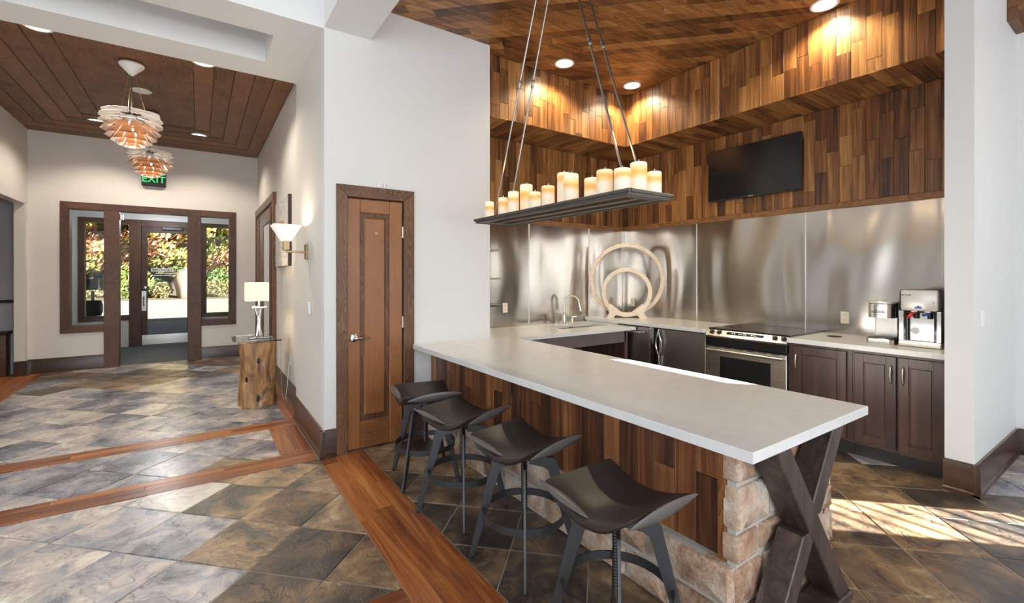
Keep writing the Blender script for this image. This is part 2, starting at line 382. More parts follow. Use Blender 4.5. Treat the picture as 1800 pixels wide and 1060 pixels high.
def depth_origin(p):
    l = p.location.copy()
    while p.parent: p = p.parent
    return p
def adopt(o, parent):
    o.parent = parent
    W = Matrix.Identity(4); p = parent
    while p: W = W @ Matrix.Identity(4); p = p.parent
    root = parent
    while root.parent: root = root.parent
    o.matrix_parent_inverse = Matrix.Translation(-root.location) if parent is root else Matrix.Identity(4)
def thing(name, label, cat, loc=(0, 0, 0), group=None):
    o = bpy.data.objects.new(name, None); o.empty_display_size = .05; COL.objects.link(o); o.location = loc
    tag(o, label, cat, group); return o
def tag(o, label, cat, group=None):
    o['label'] = label; o['category'] = cat
    if group: o['group'] = group
    return o
def struct(o, label=None):
    o['kind'] = 'structure'
    if label: o['label'] = label
    return o
def copy_tree(o, parent=None):
    c = o.copy(); COL.objects.link(c)
    if parent: c.parent = parent; c.matrix_parent_inverse = o.matrix_parent_inverse.copy()
    for ch in list(o.children): copy_tree(ch, c)
    return c
def B(x0, x1, y0, y1, z0, z1, b=0.): return MB().box(x0, x1, y0, y1, z0, z1, b)
def text(name, body, size, mat, loc, rot, parent, depth=.001, align='CENTER', mirror=False):
    cu = bpy.data.curves.new(name, 'FONT'); cu.body = body; cu.size = size; cu.extrude = depth; cu.align_x = align; cu.align_y = 'CENTER'
    t = bpy.data.objects.new(name, cu); COL.objects.link(t)
    me = bpy.data.meshes.new_from_object(t.evaluated_get(bpy.context.evaluated_depsgraph_get()))
    bpy.data.objects.remove(t)
    R = Matrix.Translation(loc) @ rot.to_4x4()
    if mirror: R = R @ Matrix.Diagonal((-1, 1, 1, 1))
    me.transform(R); me.materials.clear(); me.materials.append(M[mat])
    o = bpy.data.objects.new(name, me); COL.objects.link(o)
    if parent: adopt(o, parent)
    return o
VX, VY, VZ = Vector((1, 0, 0)), Vector((0, 1, 0)), Vector((0, 0, 1))
def frame_west(x): return (Vector((x, 0, 0)), VY, VZ, -VX)       # u = y, v = z, faces -X
def frame_south(y): return (Vector((0, y, 0)), VX, VZ, -VY)      # u = x, v = z, faces -Y
def frame_down(z): return (Vector((0, 0, z)), VX, VY, -VZ)

# ------------------------------------------------------------------ floor: slate laid on the diagonal between timber strips
YW = 3.943            # face of the wall with the closet door
ZB, ZC, ZH = 3.493, 3.80, 3.69
floor = struct(B(-6, 8, -4.5, 12.6, -.12, -.004).build('floor', 'grout', smooth=0))
P0 = Vector((-.097, 3.537)); AU = Vector((.29, .29)); AV = Vector((.2965, -.2965))
fields = [(-6, .797, -4.4, 1.855), (-6, .797, 2.095, 3.938), (-6, .555, 4.2, 4.985), (-1.925, .735, 5.225, 9.80), (1.157, 5.65, -4.4, 4.7)]
tiles = []
for iu in range(-34, 36):
    for iv in range(-34, 36):
        c = P0+AU*iu+AV*iv; g = .003
        sq = [(c+AU*a+AV*b_) for a, b_ in ((g/.41, g/.42), (1-g/.41, g/.42), (1-g/.41, 1-g/.42), (g/.41, 1-g/.42))]
        if max(p.x for p in sq) < -6 or min(p.x for p in sq) > 8 or max(p.y for p in sq) < -4.5 or min(p.y for p in sq) > 10: continue
        for fi, F in enumerate(fields):
            P = clip([tuple(p) for p in sq], *F)
            if P and abs(parea(P)) > .002: tiles.append((P, fi))
FW = Vector((.5632, .8263)); RT = Vector((.8263, -.5632))
def seen(p, z=0, mg=60):
    d = p.dot(FW)
    if d < .3: return False
    x = 900+807*p.dot(RT)/d; y = 485+807*(CAMH-z)/d
    return -mg < x < 1800+mg and y < 1060+mg
vis = []; rest = MB()
for P, fi in tiles:
    ps = [Vector(p) for p in P]; cc = sum(ps, Vector((0, 0)))/len(ps)
    if any(seen(p) for p in ps+[cc]) and not (cc.x > 4.6) and not (cc.x > 2.7 and cc.y > 3.9): vis.append((cc.length, P, fi, cc))
    else: rest.slab(P, -.02, random.uniform(-.001, .001), b=.003)
vis.sort(key=lambda t: t[0])
for k, (d, P, fi, cc) in enumerate(vis):
    if k >= 300: rest.slab(P, -.02, 0, b=.003); continue
    if fi == 4: m = 'slate_brown'
    else:
        warm = cc.x > .15 and cc.y < 4.3
        m = random.choice(['slate_mid', 'slate_mid', 'slate_brown']) if warm else 'slate_grey_sheen'
        if cc.y > 7.8: m = random.choice(['slate_grey_sheen', 'slate_mid', 'slate_brown'])
    MB().slab(P, -.02, random.uniform(-.0015, .0015), b=.0035).build('tile', m, floor)
rest.build('tile', 'slate_grey_sheen', floor)['kind'] = 'stuff'
def boards(x0, x1, y0, y1, n, along, lens, mat, parent, top=.001):
    wd = ((y1-y0) if along == 'X' else (x1-x0))/n
    for i in range(n):
        lo, hi = (x0, x1) if along == 'X' else (y0, y1)
        p = lo-random.uniform(0, lens[0])
        while p < hi:
            q = p+random.uniform(*lens); a, b_ = max(p, lo), min(q, hi); p = q
            if b_-a < .02: continue
            if along == 'X': P = [(a+.001, y0+i*wd+.001), (b_-.001, y0+i*wd+.001), (b_-.001, y0+(i+1)*wd-.001), (a+.001, y0+(i+1)*wd-.001)]
            else: P = [(x0+i*wd+.001, a+.001), (x0+(i+1)*wd-.001, a+.001), (x0+(i+1)*wd-.001, b_-.001), (x0+i*wd+.001, b_-.001)]
            MB().slab(P, -.02, top, b=.0015).build('board', mat, parent)
boards(.80, 1.154, -1.0, YW, 3, 'Y', (.7, 1.5), 'stripY', floor)
boards(-3.2, .797, 1.858, 2.092, 3, 'X', (.8, 1.6), 'stripX', floor)
boards(-3.2, .797, 3.941, 4.197, 3, 'X', (.8, 1.6), 'stripX', floor)
boards(-3.2, .797, 4.988, 5.222, 3, 'X', (.8, 1.6), 'stripX', floor)
boards(.558, .80, 4.2, 4.985, 2, 'Y', (.8, 1.6), 'stripY', floor)
boards(.738, .89, 5.225, 9.8, 2, 'Y', (.8, 1.6), 'stripY', floor)
boards(-2.12, -1.928, 5.225, 9.8, 2, 'Y', (.8, 1.6), 'stripY', floor)
m = MB()
for i in range(12): m.box(-3.6+i*.123, -3.6+i*.123+.121, 5.225, 9.8, -.02, 0)
m.build('board', 'stripY', floor)['kind'] = 'stuff'

# ------------------------------------------------------------------ wall with the closet door, pier and hall walls
w1 = MB()
w1.box(.84, .995, YW, YW+.11, 0, 4.7).box(1.535, 2.417, YW, YW+.11, 0, 4.7).box(.995, 1.535, YW, YW+.11, 2.15, 4.7)
w1.box(2.30, 2.417, YW+.11, 4.86, 0, ZC)
wall_front = struct(w1.build('wall_front', 'wall'))
pier = struct(B(.84, .95, YW+.11, 5.25, 0, ZB).build('wall_pier', 'warmwall'))
hall_r = struct(B(.905, 1.02, 5.25, 9.95, 0, ZH+.2).build('wall_right', 'warmwall'))
struct(B(.95, 2.30, 4.75, 4.86, 0, ZC).build('wall_closet', 'wall'))

# closet door: casing, leaf with a long raised panel, lever, hinges
door1 = struct(B(.995, 1.535, YW+.085, YW+.10, 0, 2.15).build('door_1', 'black'))
fs = frame_south(YW)
c0, c1, ct = .933, 1.606, 2.24
MB().slab([(c0, 0), (1.02, 0), (1.02, 2.142), (c0, ct)], 0, .022, fs, .004).build('casing', 'oakZ', door1)
MB().slab([(1.51, 0), (c1, 0), (c1, ct), (1.51, 2.142)], 0, .022, fs, .004).build('casing', 'oakZ', door1)
MB().slab([(c0, ct), (1.02, 2.142), (1.51, 2.142), (c1, ct)], 0, .022, fs, .004).build('casing', 'oakX', door1)
fl = frame_south(YW+.045)
leaf = MB().slab([(1.022, .012), (1.506, .012), (1.506, 2.136), (1.022, 2.136)], 0, .012, fl).build('door_leaf', 'doorZ', door1)
MB().slab([(1.022, .012), (1.133, .012), (1.133, 2.136), (1.022, 2.136)], .012, .036, fl, .006).build('stile', 'doorZ', leaf)
MB().slab([(1.388, .012), (1.506, .012), (1.506, 2.136), (1.388, 2.136)], .012, .036, fl, .006).build('stile', 'doorZ', leaf)
MB().slab([(1.133, .012), (1.388, .012), (1.388, .243), (1.133, .243)], .012, .036, fl, .006).build('rail', 'doorX', leaf)
MB().slab([(1.133, 2.018), (1.388, 2.018), (1.388, 2.136), (1.133, 2.136)], .012, .036, fl, .006).build('rail', 'doorX', leaf)
MB().slab([(1.165, .28), (1.356, .28), (1.356, 1.985), (1.165, 1.985)], .012, .03, fl, .016).build('raised_panel', 'doorZ', leaf)
fm = MB()
for a, b_, c_, d_ in ((1.133, 1.165, .243, 2.018), (1.356, 1.388, .243, 2.018)): fm.slab([(a, c_), (b_, c_), (b_, d_), (a, d_)], .010, .018, fl)
for c_, d_ in ((.243, .28), (1.985, 2.018)): fm.slab([(1.165, c_), (1.356, c_), (1.356, d_), (1.165, d_)], .010, .018, fl)
fm.build('panel_moulding', 'oakZ', leaf)
B(1.255, 1.285, YW+.008, YW+.016, 1.842, 1.856).build('name_plate', 'brass', leaf)['label'] = 'tiny brass plate'
hd = MB(); hy = YW+.009
hd.lathe([(.0, 0), (.036, 0), (.036, -.006), (.030, -.012), (.012, -.016), (.012, -.05), (0, -.05)], (1.078, hy, .955), 20, 'Y', cap=False)
hd.tube([(1.078, hy-.045, .955), (1.10, hy-.052, .955), (1.16, hy-.05, .953), (1.20, hy-.045, .951)], [.012, .0115, .010, .008], 10, flat=(1, 1))
hd.build('lever_handle', 'chrome', leaf)['label'] = 'satin chrome lever with round rose'
for z in (1.87, 1.067): MB().lathe([(.008, -.05), (.008, .05)], (1.508, YW+.004, z), 10).build('hinge', 'nickel', door1)
# two small sensor blocks standing on top of the casing
for k, (x, lab) in enumerate(((1.285, 'blank white number block above the closet door'), (1.347, 'white block marked 3 above the closet door'))):
    o = tag(B(x-.018, x+.018, YW-.02, YW, 2.241, 2.285, .003).build('number_block', 'plastic'), lab, 'sign')
    if k: text('numeral', '3', .03, 'black', (x, YW-.021, 2.262), Matrix.Rotation(PI/2, 3, 'X'), o, .0005)

# baseboards (with shoe moulding)
def baseboard(name, segs, h=.21, mat='base'):
    m = MB()
    for (x0, y0, x1, y1, nx, ny) in segs:       # line on the wall and outward normal
        d = Vector((x1-x0, y1-y0, 0)); L = d.length; d.normalize(); n = Vector((nx, ny, 0))
        o = Vector((x0, y0, 0)); prof = [(0, 0), (.034, 0), (.034, .012), (.024, .024), (.018, .026), (.018, h-.02), (.012, h-.006), (0, h)]
        vs = []
        for t in (-.0, L):
            for a, b_ in prof: vs.append(o+d*t+n*a+VZ*b_)
        k = len(prof); fcs = [tuple(range(k)), tuple(range(k, 2*k))[::-1]]+[(i, i+k, (i+1) % k+k, (i+1) % k) for i in range(k)]
        if d.cross(VZ).dot(n) > 0: fcs = [f[::-1] for f in fcs]
        m.add(vs, fcs)
    return struct(m.build(name, mat))
baseboard('baseboard_front', [(.806, YW, .933, YW, 0, -1), (1.606, YW, 1.78, YW, 0, -1)], .225)
baseboard('baseboard_pier', [(.84, YW-.034, .84, 5.25, -1, 0)], .225, 'baseY')
baseboard('baseboard_right', [(.905, 5.25, .905, 7.24, -1, 0)], .22, 'baseY')

# hall: left wall with an opening, header, white bulkhead with a light slot, entry wall
lw = MB().box(-2.25, -2.13, 9.69, 9.95, 0, ZH+.2).box(-2.25, -2.13, 7.0, 9.69, 2.551, ZH+.2).box(-2.25, -2.13, 5.25, 7.0, 0, ZH+.2)
struct(lw.build('wall_left', 'warmwall'))
baseboard('baseboard_left', [(-2.13, 9.67, -2.13, 9.8, 1, 0), (-2.25, 9.69, -2.112, 9.69, 0, -1)], .22)
struct(B(-3.7, -3.6, 5.2, 12.6, 0, 3.0).build('wall_sideroom', 'greywall')); struct(B(-3.7, -2.25, 9.95, 10.05, 0, 3.0).build('wall_sideroom', 'greywall')); struct(B(-3.7, -2.25, 5.2, 9.95, 3.0, 3.05).build('ceiling_sideroom', 'white'))
bh = MB()
bh.box(-6, .84, YW, 4.30, ZB, 4.7).box(-6, .84, 4.87, 5.25, ZB, 4.7).box(.515, .84, 4.30, 4.87, ZB, 4.7).box(-6, .515, 4.30, 4.87, 4.05, 4.7)
struct(bh.build('ceiling_bulkhead', 'white', smooth=0))
struct(B(.84, 1.215, -4.5, YW, ZB+.01, 4.7).build('ceiling_beam', 'white', smooth=0))
struct(B(-6, .84, -4.5, YW, 4.6, 4.7).build('ceiling', 'white', smooth=0))
# entry wall (hall end) pieces around the glazed screen
YE = 9.80
ew = MB().box(-2.25, -1.776, YE, YE+.15, 0, ZH+.2).box(.5575, 1.02, YE, YE+.15, 0, ZH+.2).box(-1.776, .5575, YE, YE+.15, 2.64, ZH+.2)
ew.box(-1.776, -1.263, YE, YE+.15, 0, .585).box(.033, .5575, YE, YE+.15, 0, .60)
struct(ew.build('wall_entry', 'warmwall'))
baseboard('baseboard_entry', [(-2.13, YE, -1.263, YE, 0, -1), (.033, YE, .905, YE, 0, -1)], .22)
def window(name, x0, x1, z0, z1, y, fw, mat=('frameZ', 'frameX'), dep=.17, sides='LRTB', pane='pane'):
    r = struct(B(x0+.01, x1-.01, y+.06, y+.075, z0+.01, z1-.01).build(name, pane))
    fo = frame_south(y+dep-.02); D0, D1 = 0, dep
    if 'L' in sides: MB().slab([(x0, z0), (x0+fw, z0+(fw if 'B' in sides else 0)), (x0+fw, z1-fw), (x0, z1)], D0, D1, fo, .004).build('jamb', mat[0], r)
    if 'R' in sides: MB().slab([(x1-fw, z0+(fw if 'B' in sides else 0)), (x1, z0), (x1, z1), (x1-fw, z1-fw)], D0, D1, fo, .004).build('jamb', mat[0], r)
    if 'T' in sides: MB().slab([(x0+(fw if 'L' in sides else 0), z1-fw), (x1-(fw if 'R' in sides else 0), z1-fw), (x1, z1), (x0, z1)], D0, D1, fo, .004).build('head', mat[1], r)
    if 'B' in sides: MB().slab([(x0, z0), (x1, z0), (x1-(fw if 'R' in sides else 0), z0+fw), (x0+(fw if 'L' in sides else 0), z0+fw)], D0, D1, fo, .004).build('sill', mat[1], r)
    return r
window('window_1', -1.776, -1.263, .585, 2.64, YE, .11, sides='LTB', pane='clearpane')
window('window_2', .033, .5575, .60, 2.64, YE, .11, sides='RTB', pane='clearpane')
scr = struct(B(-1.263, -1.074, YE-.035, YE+.16, 0, 2.53, .004).build('trim_1', 'frameZ')); struct(B(-.1635, .033, YE-.035, YE+.16, 0, 2.53, .004).build('trim_2', 'frameZ'))
struct(B(-1.263, .033, YE-.02, YE+.15, 2.53, 2.64, .004).build('trim_3', 'frameX'))
# stainless closer shoe at the head of the opening
tag(B(-1.072, -1.03, YE+.02, YE+.1, 2.40, 2.5, .006).build('door_closer_shoe', 'silver'), 'small silver bracket at the top left of the hall doorway', 'bracket')

# vestibule
YV = 12.4
struct(B(-2.25, .92, YE+.15, YV, 2.80, 2.9).build('ceiling_vestibule', 'white')); struct(B(-2.25, -2.13, YE+.15, YV+.15, 0, 2.9).build('wall_vestibule', 'wall')); struct(B(.92, 1.02, YE+.15, YV+.15, 0, 2.9).build('wall_vestibule', 'wall'))
vw = MB().box(-2.13, -1.99, YV, YV+.15, 0, 2.8).box(-1.99, -1.206, YV, YV+.15, 0, .56).box(.055, .92, YV, YV+.15, 0, .56).box(.80, .92, YV, YV+.15, .56, 2.8).box(-1.99, .80, YV, YV+.15, 2.66, 2.9)
struct(vw.build('wall_outer', 'wall'))
struct(B(-6, 8, YV, YV+.3, 2.9, 4.7).build('wall_outer', 'wall')); struct(B(1.02, 8, YV, YV+.15, 0, 2.9).build('wall_outer', 'wall')); struct(B(-6, -2.25, YV, YV+.15, 0, 2.9).build('wall_outer', 'wall'))
window('window_3', -1.99, -1.206, .56, 2.66, YV, .10, sides='LTB'); window('window_4', .055, .80, .56, 2.66, YV, .085, sides='LRTB')
struct(B(-1.206, -1.01, YV-.03, YV+.15, 0, 2.66, .004).build('trim_4', 'frameZ')); struct(B(-.115, .055, YV-.03, YV+.15, 0, 2.66, .004).build('trim_5', 'frameZ'))
struct(B(-1.01, -.115, YV-.02, YV+.15, 2.53, 2.66, .004).build('trim_6', 'frameX'))
for x0, x1 in ((-1.90, -1.21), (.14, .72)):   # pale inner sashes
    pass
door3 = struct(B(-.91, -.215, YV+.045, YV+.06, .23, 2.40).build('door_2', 'pane'))
for a, b_, c_, d_, mm, nm in ((-1.008, -.905, .01, 2.525, 'frameZ', 'stile'), (-.218, -.117, .01, 2.525, 'frameZ', 'stile'), (-.905, -.218, 2.40, 2.525, 'frameX', 'rail'), (-.905, -.218, .01, .23, 'frameX', 'rail')):
    B(a, b_, YV+.03, YV+.075, c_, d_, .003).build(nm, mm, door3)
B(-1.0, -.125, YV+.022, YV+.03, .02, .225).build('kick_plate', 'steel', door3)
pl = B(-1.005, -.925, YV+.02, YV+.03, .74, 1.16, .002).build('pull_plate', 'silver', door3)
MB().tube([(-.965, YV+.02, 1.06), (-.965, YV-.03, 1.03), (-.965, YV-.03, .88), (-.965, YV+.02, .84)], .012, 8).build('pull', 'chrome', pl)
MB().lathe([(.028, 0), (.028, -.02), (0, -.024)], (-.95, YV+.03, 1.235), 16, 'Y').build('lock_cylinder', 'chrome', door3)
B(-.66, -.30, YV-.05, YV+.03, 2.47, 2.53, .006).build('door_closer', 'black', door3); B(-.55, -.25, YV-.10, YV-.08, 2.535, 2.55).build('closer_arm', 'black', door3)
lab = B(-.85, -.46, YV+.043, YV+.046, 1.575, 1.645).build('window_decal', 'plastic', door3); lab['label'] = 'white strip of faded lettering on the door glass'
gl = MB(); x = -.83
rr = random.Random(3)
while x < -.49:
    q = rr.uniform(.012, .026)
    if rr.random() > .14:
        gl.box(x, x+.006, YV+.041, YV+.0432, 1.588, 1.632); gl.box(x, x+q, YV+.041, YV+.0432, rr.choice([1.588, 1.607, 1.624]), rr.choice([1.597, 1.616, 1.632])+.001)
    x += q+.007
gl.build('lettering', 'black', lab)['kind'] = 'stuff'
gl = MB(); x = -.43
while x < -.26:
    q = rr.uniform(.012, .024); gl.box(x, x+.005, YV+.041, YV+.0432, 1.588, 1.632); gl.box(x, x+q, YV+.041, YV+.0432, 1.605, 1.613); x += q+.012
for zz, x0, x1 in ((1.535, -.77, -.33), (1.49, -.83, -.27)):
    x = x0
    while x < x1:
        q = rr.uniform(.012, .05); gl.box(x, x+q, YV+.041, YV+.0432, zz-.007, zz+.008); x += q+.01
gl.build('lettering', 'silver', door3)['kind'] = 'stuff'
B(-2.13, .9, YE+.15, YV, -.004, .004).build('entry_mat', 'mat'); tag(bpy.data.objects['entry_mat'], 'dark grey walk-off mat filling the vestibule floor', 'mat')
vl = thing('ceiling_light', 'lit strip light on the vestibule ceiling above the glass door', 'light', (-.6, 11.9, 2.8)); B(-.95, -.25, 11.75, 12.05, 2.78, 2.80).build('housing', 'plastic', vl); B(-.93, -.27, 11.78, 12.02, 2.755, 2.78, .005).build('diffuser', 'coollamp', vl)
point('vestibule light', (-.6, 11.3, 2.6), 22, (.95, .97, 1), .2)
# leaning dark panel and table lamp in the vestibule, seen through the left window
tag(MB().add([(-2.12, 11.0, .005), (-2.02, 11.0, .005), (-2.02, 11.5, .005), (-2.12, 11.5, .005), (-2.125, 11.0, 1.02), (-2.11, 11.0, 1.02), (-2.11, 11.5, 1.02), (-2.125, 11.5, 1.02)], [(3, 2, 1, 0), (4, 5, 6, 7), (0, 1, 5, 4), (1, 2, 6, 5), (2, 3, 7, 6), (3, 0, 4, 7)]).build('leaning_board', 'black'), 'tall dark board leaning on the vestibule wall behind the left window', 'board')
ol = thing('lantern', 'black path lantern outside beyond the left entry window', 'lantern', (-1.9, 13.3, 0))
MB().lathe([(.03, 0), (.03, 1.15)], (-1.9, 13.3, 0), 10).build('post', 'black', ol); B(-2.0, -1.80, 13.2, 13.4, 1.18, 1.42, .01).build('lamp_head', 'black', ol); MB().lathe([(.14, .62), (.17, .72), (.17, .85), (.14, .95)], (-1.9, 13.3, 0), 16).build('clock_drum', 'black', ol)

# hall wooden ceiling: centre panel, five lapped boards each side, stepped strips at the ends
hc = struct(B(-2.25, 1.0, 5.25, 9.95, ZH+.06, ZH+.2).build('ceiling_hall', 'black'))
fd = frame_down(ZH+.06)
def cb(x0, x1, y0, y1, drop, mat):
    MB().slab([(x0, y0), (x1, y0), (x1, y1), (x0, y1)], 0, drop, fd, .006).build('board', mat, hc)
cb(-1.15, -.05, 5.7, 8.55, .012, 'hallY')
for i in range(5):
    cb(-.05+i*.19, -.05+(i+1)*.19-.002, 5.7, 8.6+.24*i, .022+.010*i, 'hallY')
    cb(-1.15-(i+1)*.197+.002, -1.15-i*.197, 5.7, 8.6+.24*i, .022+.010*i, 'hallY')
cb(-2.13, .9, 5.255, 5.70, .03, 'hallX')
for i in range(5):
    cb(-1.15-i*.197, -.05+i*.19, 8.6+.24*(i-1)+.0 if i else 8.555, 8.6+.24*i, .022+.010*i, 'hallX')
cb(-2.13, .9, 9.56, 9.80, .066, 'hallX')

# tall glazed door on the right wall of the hall
d4 = struct(B(.885, .90, 7.35, 9.65, 0, 2.56).build('door_3', 'frameZ'))
fw_ = frame_west(.905)
for P in ([(7.25, 0), (7.37, 0), (7.37, 2.55), (7.25, 2.67)], [(9.60, 0), (9.72, 0), (9.72, 2.67), (9.60, 2.55)], [(7.25, 2.67), (7.37, 2.55), (9.60, 2.55), (9.72, 2.67)]):
    MB().slab(P, 0, .045, fw_, .004).build('casing', 'oakY' if P[1][1] == 2.55 else 'oakZ', d4)
for a, b_ in ((7.60, 7.78), (8.55, 9.05), (9.15, 9.55)): MB().slab([(a, 0), (b_, 0), (b_, 2.5), (a, 2.5)], .02, .035, fw_, .004).build('stile', 'oakZ', d4)
MB().slab([(7.78, 2.3), (8.55, 2.3), (8.55, 2.5), (7.78, 2.5)], .02, .035, fw_, .004).build('rail', 'oakY', d4)
MB().slab([(7.80, .1), (8.52, .1), (8.52, 2.28), (7.80, 2.28)], .02, .028, fw_).build('glass', plain('pane with reflection colour', (.62, .66, .66), .12), d4)  # pale opaque colour stands in for the bright reflection in the glass

# ------------------------------------------------------------------ kitchen shell
XT, YS = 5.20, 4.71
CW = .107
def clad(parent, fr, u0, u1, v0, v1, lens, mat, wd=CW, thick=.012, names='plank'):
    n = max(1, round((u1-u0)/wd)); wd = (u1-u0)/n
    for i in range(n):
        p = v0-random.uniform(0, lens[0])
        while p < v1:
            q = p+random.uniform(*lens); a, b_ = max(p, v0), min(q, v1); p = q
            if v1-b_ < .06: b_ = v1; p = v1+1
            if b_ > a:
                x0, x1 = u0+i*wd+.0007, u0+(i+1)*wd-.0007
                MB().slab([(x0, a+.0007), (x1, a+.0007), (x1, b_-.0007), (x0, b_-.0007)], 0, thick+random.uniform(-.0015, .0015), fr, .002).build(names, mat, parent)
wt = struct(B(XT, XT+.15, .95, 4.86, 0, ZC).build('wall_kitchen', 'black'))
clad(wt, frame_west(XT), .95, YS-.013, 2.20, 3.149, (.28, .85), 'plankZ')
ws = struct(B(2.30, XT, YS, YS+.15, 0, ZC).build('wall_sink', 'black'))
clad(ws, frame_south(YS), 2.418, XT-.013, 2.20, 3.149, (.28, .85), 'plankZ')
XS_, YS_ = 4.57, 4.09
sof = struct(MB().box(XS_+.012, XT, .95, YS, 3.161, ZC).box(2.418, XS_+.012, YS_+.012, YS, 3.161, ZC).build('wall_soffit', 'black'))
clad(sof, frame_west(XS_+.012), .95, YS_-.0, 3.149, ZC, (.25, .62), 'plankZ')
clad(sof, frame_south(YS_+.012), 2.418, XS_, 3.149, ZC, (.25, .62), 'plankZ')
fu = frame_down(3.161)
sof2 = struct(B(2.42, 2.43, 4.3, 4.4, 3.2, 3.3).build('ceiling_soffit', 'black'))
fux = (Vector((0, 0, 3.161)), VY, VX, -VZ)
clad(sof2, fux, .95, YS-.013, XS_+.0, XT-.012, (.4, .9), 'plankX')
clad(sof2, fu, 2.418, XS_, YS_, YS-.012, (.4, .9), 'plankY')
# oak trim below the cladding
struct(B(XT-.03, XT, .95, YS-.03, 2.138, 2.20, .004).build('trim_7', 'trimoakY')); struct(B(2.418, XT-.0, YS-.03, YS, 2.138, 2.20, .004).build('trim_8', 'trimoakX'))
# stainless backsplash sheets, slightly buckled
def sheet(parent, fr, u0, u1, v0, v1, seed):
    o, u, v, n = fr; r = random.Random(seed); ph = [r.uniform(0, 6.28) for _ in range(8)]
    def fn(a, b_):
        U = u0+(u1-u0)*a; V = v0+(v1-v0)*b_; e = min(1, 6*a, 6*(1-a))
        d = .0062*math.sin(7.*U+ph[0]+.9*math.sin(2.2*V+ph[1]))+.0034*math.sin(13*U+ph[2]+1.3*math.sin(2.9*V+ph[3]))+.0012*math.sin(3.5*V+ph[4]+2*U)
        return o+u*U+v*V+n*(.0155+d*e)
    flip = u.cross(v).dot(n) < 0
    m = MB().grid(fn, 60, 24)
    if flip: m.f = [f[::-1] for f in m.f]
    m.build('steel_panel', 'steelwall', parent, smooth=180)
for a, b_, sdd in ((.96, 2.214, 1), (2.218, 3.470, 2), (3.474, YS-.012, 3)): sheet(wt, frame_west(XT), a, b_, .90, 2.14, sdd)
for a, b_, sdd in ((2.42, 3.46, 7), (3.463, 4.50, 5), (4.504, XT-.012, 6)): sheet(ws, frame_south(YS), a, b_, .85, 2.14, sdd)
sm = MB()
for y in (2.216, 3.472): sm.box(XT-.026, XT-.006, y-.0022, y+.0022, .90, 2.138)
for x in (3.4615, 4.502): sm.box(x-.0022, x+.0022, YS-.026, YS-.006, .85, 2.138)
sm.box(XT-.035, XT-.012, YS-.035, YS-.012, .918, 2.138)
struct(sm.build('trim_9', 'steel'))
# kitchen ceiling: diagonal acacia boards
kc = struct(B(1.215, 5.35, -4.5, 4.86, ZC+.012, ZC+.1).build('ceiling_kitchen', 'black'))
reg = (1.216, XS_, 1.0, YS_); d45 = math.sqrt(.5); cnt = 0
fk = frame_down(ZC+.012); far_b = MB()
for i in range(-40, 90):
    s0 = i*.112; p = -6-random.uniform(0, .7)
    while p < 6:
        q = p+random.uniform(.35, 1.0)
        quad = [((p2*d45+t2*d45), (-p2*d45+t2*d45)) for p2, t2 in ((p+.0008, s0+.0008), (q-.0008, s0+.0008), (q-.0008, s0+.1112), (p+.0008, s0+.1112))]
        p = q
        P = clip(quad, *reg)
        if P and abs(parea(P)) > .0008:
            cc = sum((Vector(a) for a in P), Vector((0, 0)))/len(P)
            if cc.dot(FW) > 3.3 and cnt < 300: MB().slab(P, 0, .012, fk, .0015).build('board', 'plankD', kc); cnt += 1
            else: far_b.slab(P, 0, .012, fk, .0015)
for x0, x1, y0, y1 in ((1.216, 5.3, -4.4, .99),): far_b.slab([(x0, y0), (x1, y0), (x1, y1), (x0, y1)], 0, .01, fk)
far_b.build('board', 'plankD', kc)['kind'] = 'stuff'

# pillar at the right end of the kitchen, wall beyond, low wood ceiling over the side area
XP, YP = 4.31, .80
struct(B(XP, 5.80, YP, .95, 0, 4.7).build('wall_pillar', 'wall'))
XE = 5.655
we = MB()
W1y, W1z, W2y, W2z = (-1.50, -.86), (.98, 1.76), (-1.72, -.74), (2.42, 2.965)
we.box(XE, XE+.07, -.74, YP, 0, 4.7).box(XE, XE+.07, -4.5, -1.72, 0, 4.7).box(XE, XE+.07, -1.72, -.74, 0, W1z[0]).box(XE, XE+.07, -1.72, -.74, W1z[1], W2z[0]).box(XE, XE+.07, -1.72, -.74, W2z[1], 4.7)
we.box(XE, XE+.07, -1.72, W1y[0], W1z[0], W1z[1]).box(XE, XE+.07, W1y[1], -.74, W1z[0], W1z[1])
struct(we.build('wall_east', 'white'))
bl = thing('window_blind', 'white slatted blind in the side window that stripes the sunlight', 'blind', (XE-.01, -1.18, 1.76))
for i in range(10): B(XE-.03, XE-.004, -1.50, -.86, 1.0+i*.078, 1.006+i*.078).build('slat', 'plastic', bl)
baseboard('baseboard_pillar', [(XP-.034, YP, XE, YP, 0, -1), (XP, YP-.034, XP, .955, -1, 0)], .21)
baseboard('baseboard_east', [(XE, -1.0, XE, YP-.018, -1, 0)], .21, 'baseY')
cs = struct(B(5.30, XE, -4.5, YP, 3.60, 3.7).build('ceiling_side', 'hallX')); B(5.30, XE, YP-.06, YP, 3.50, 3.60, .004).build('moulding', 'hallX', cs); B(XE-.06, XE, -3, YP-.06, 3.50, 3.60, .004).build('moulding', 'hallY', cs); B(5.30, XE-.06, -3, YP-.06, 3.56, 3.6).build('board', 'hallY', cs)
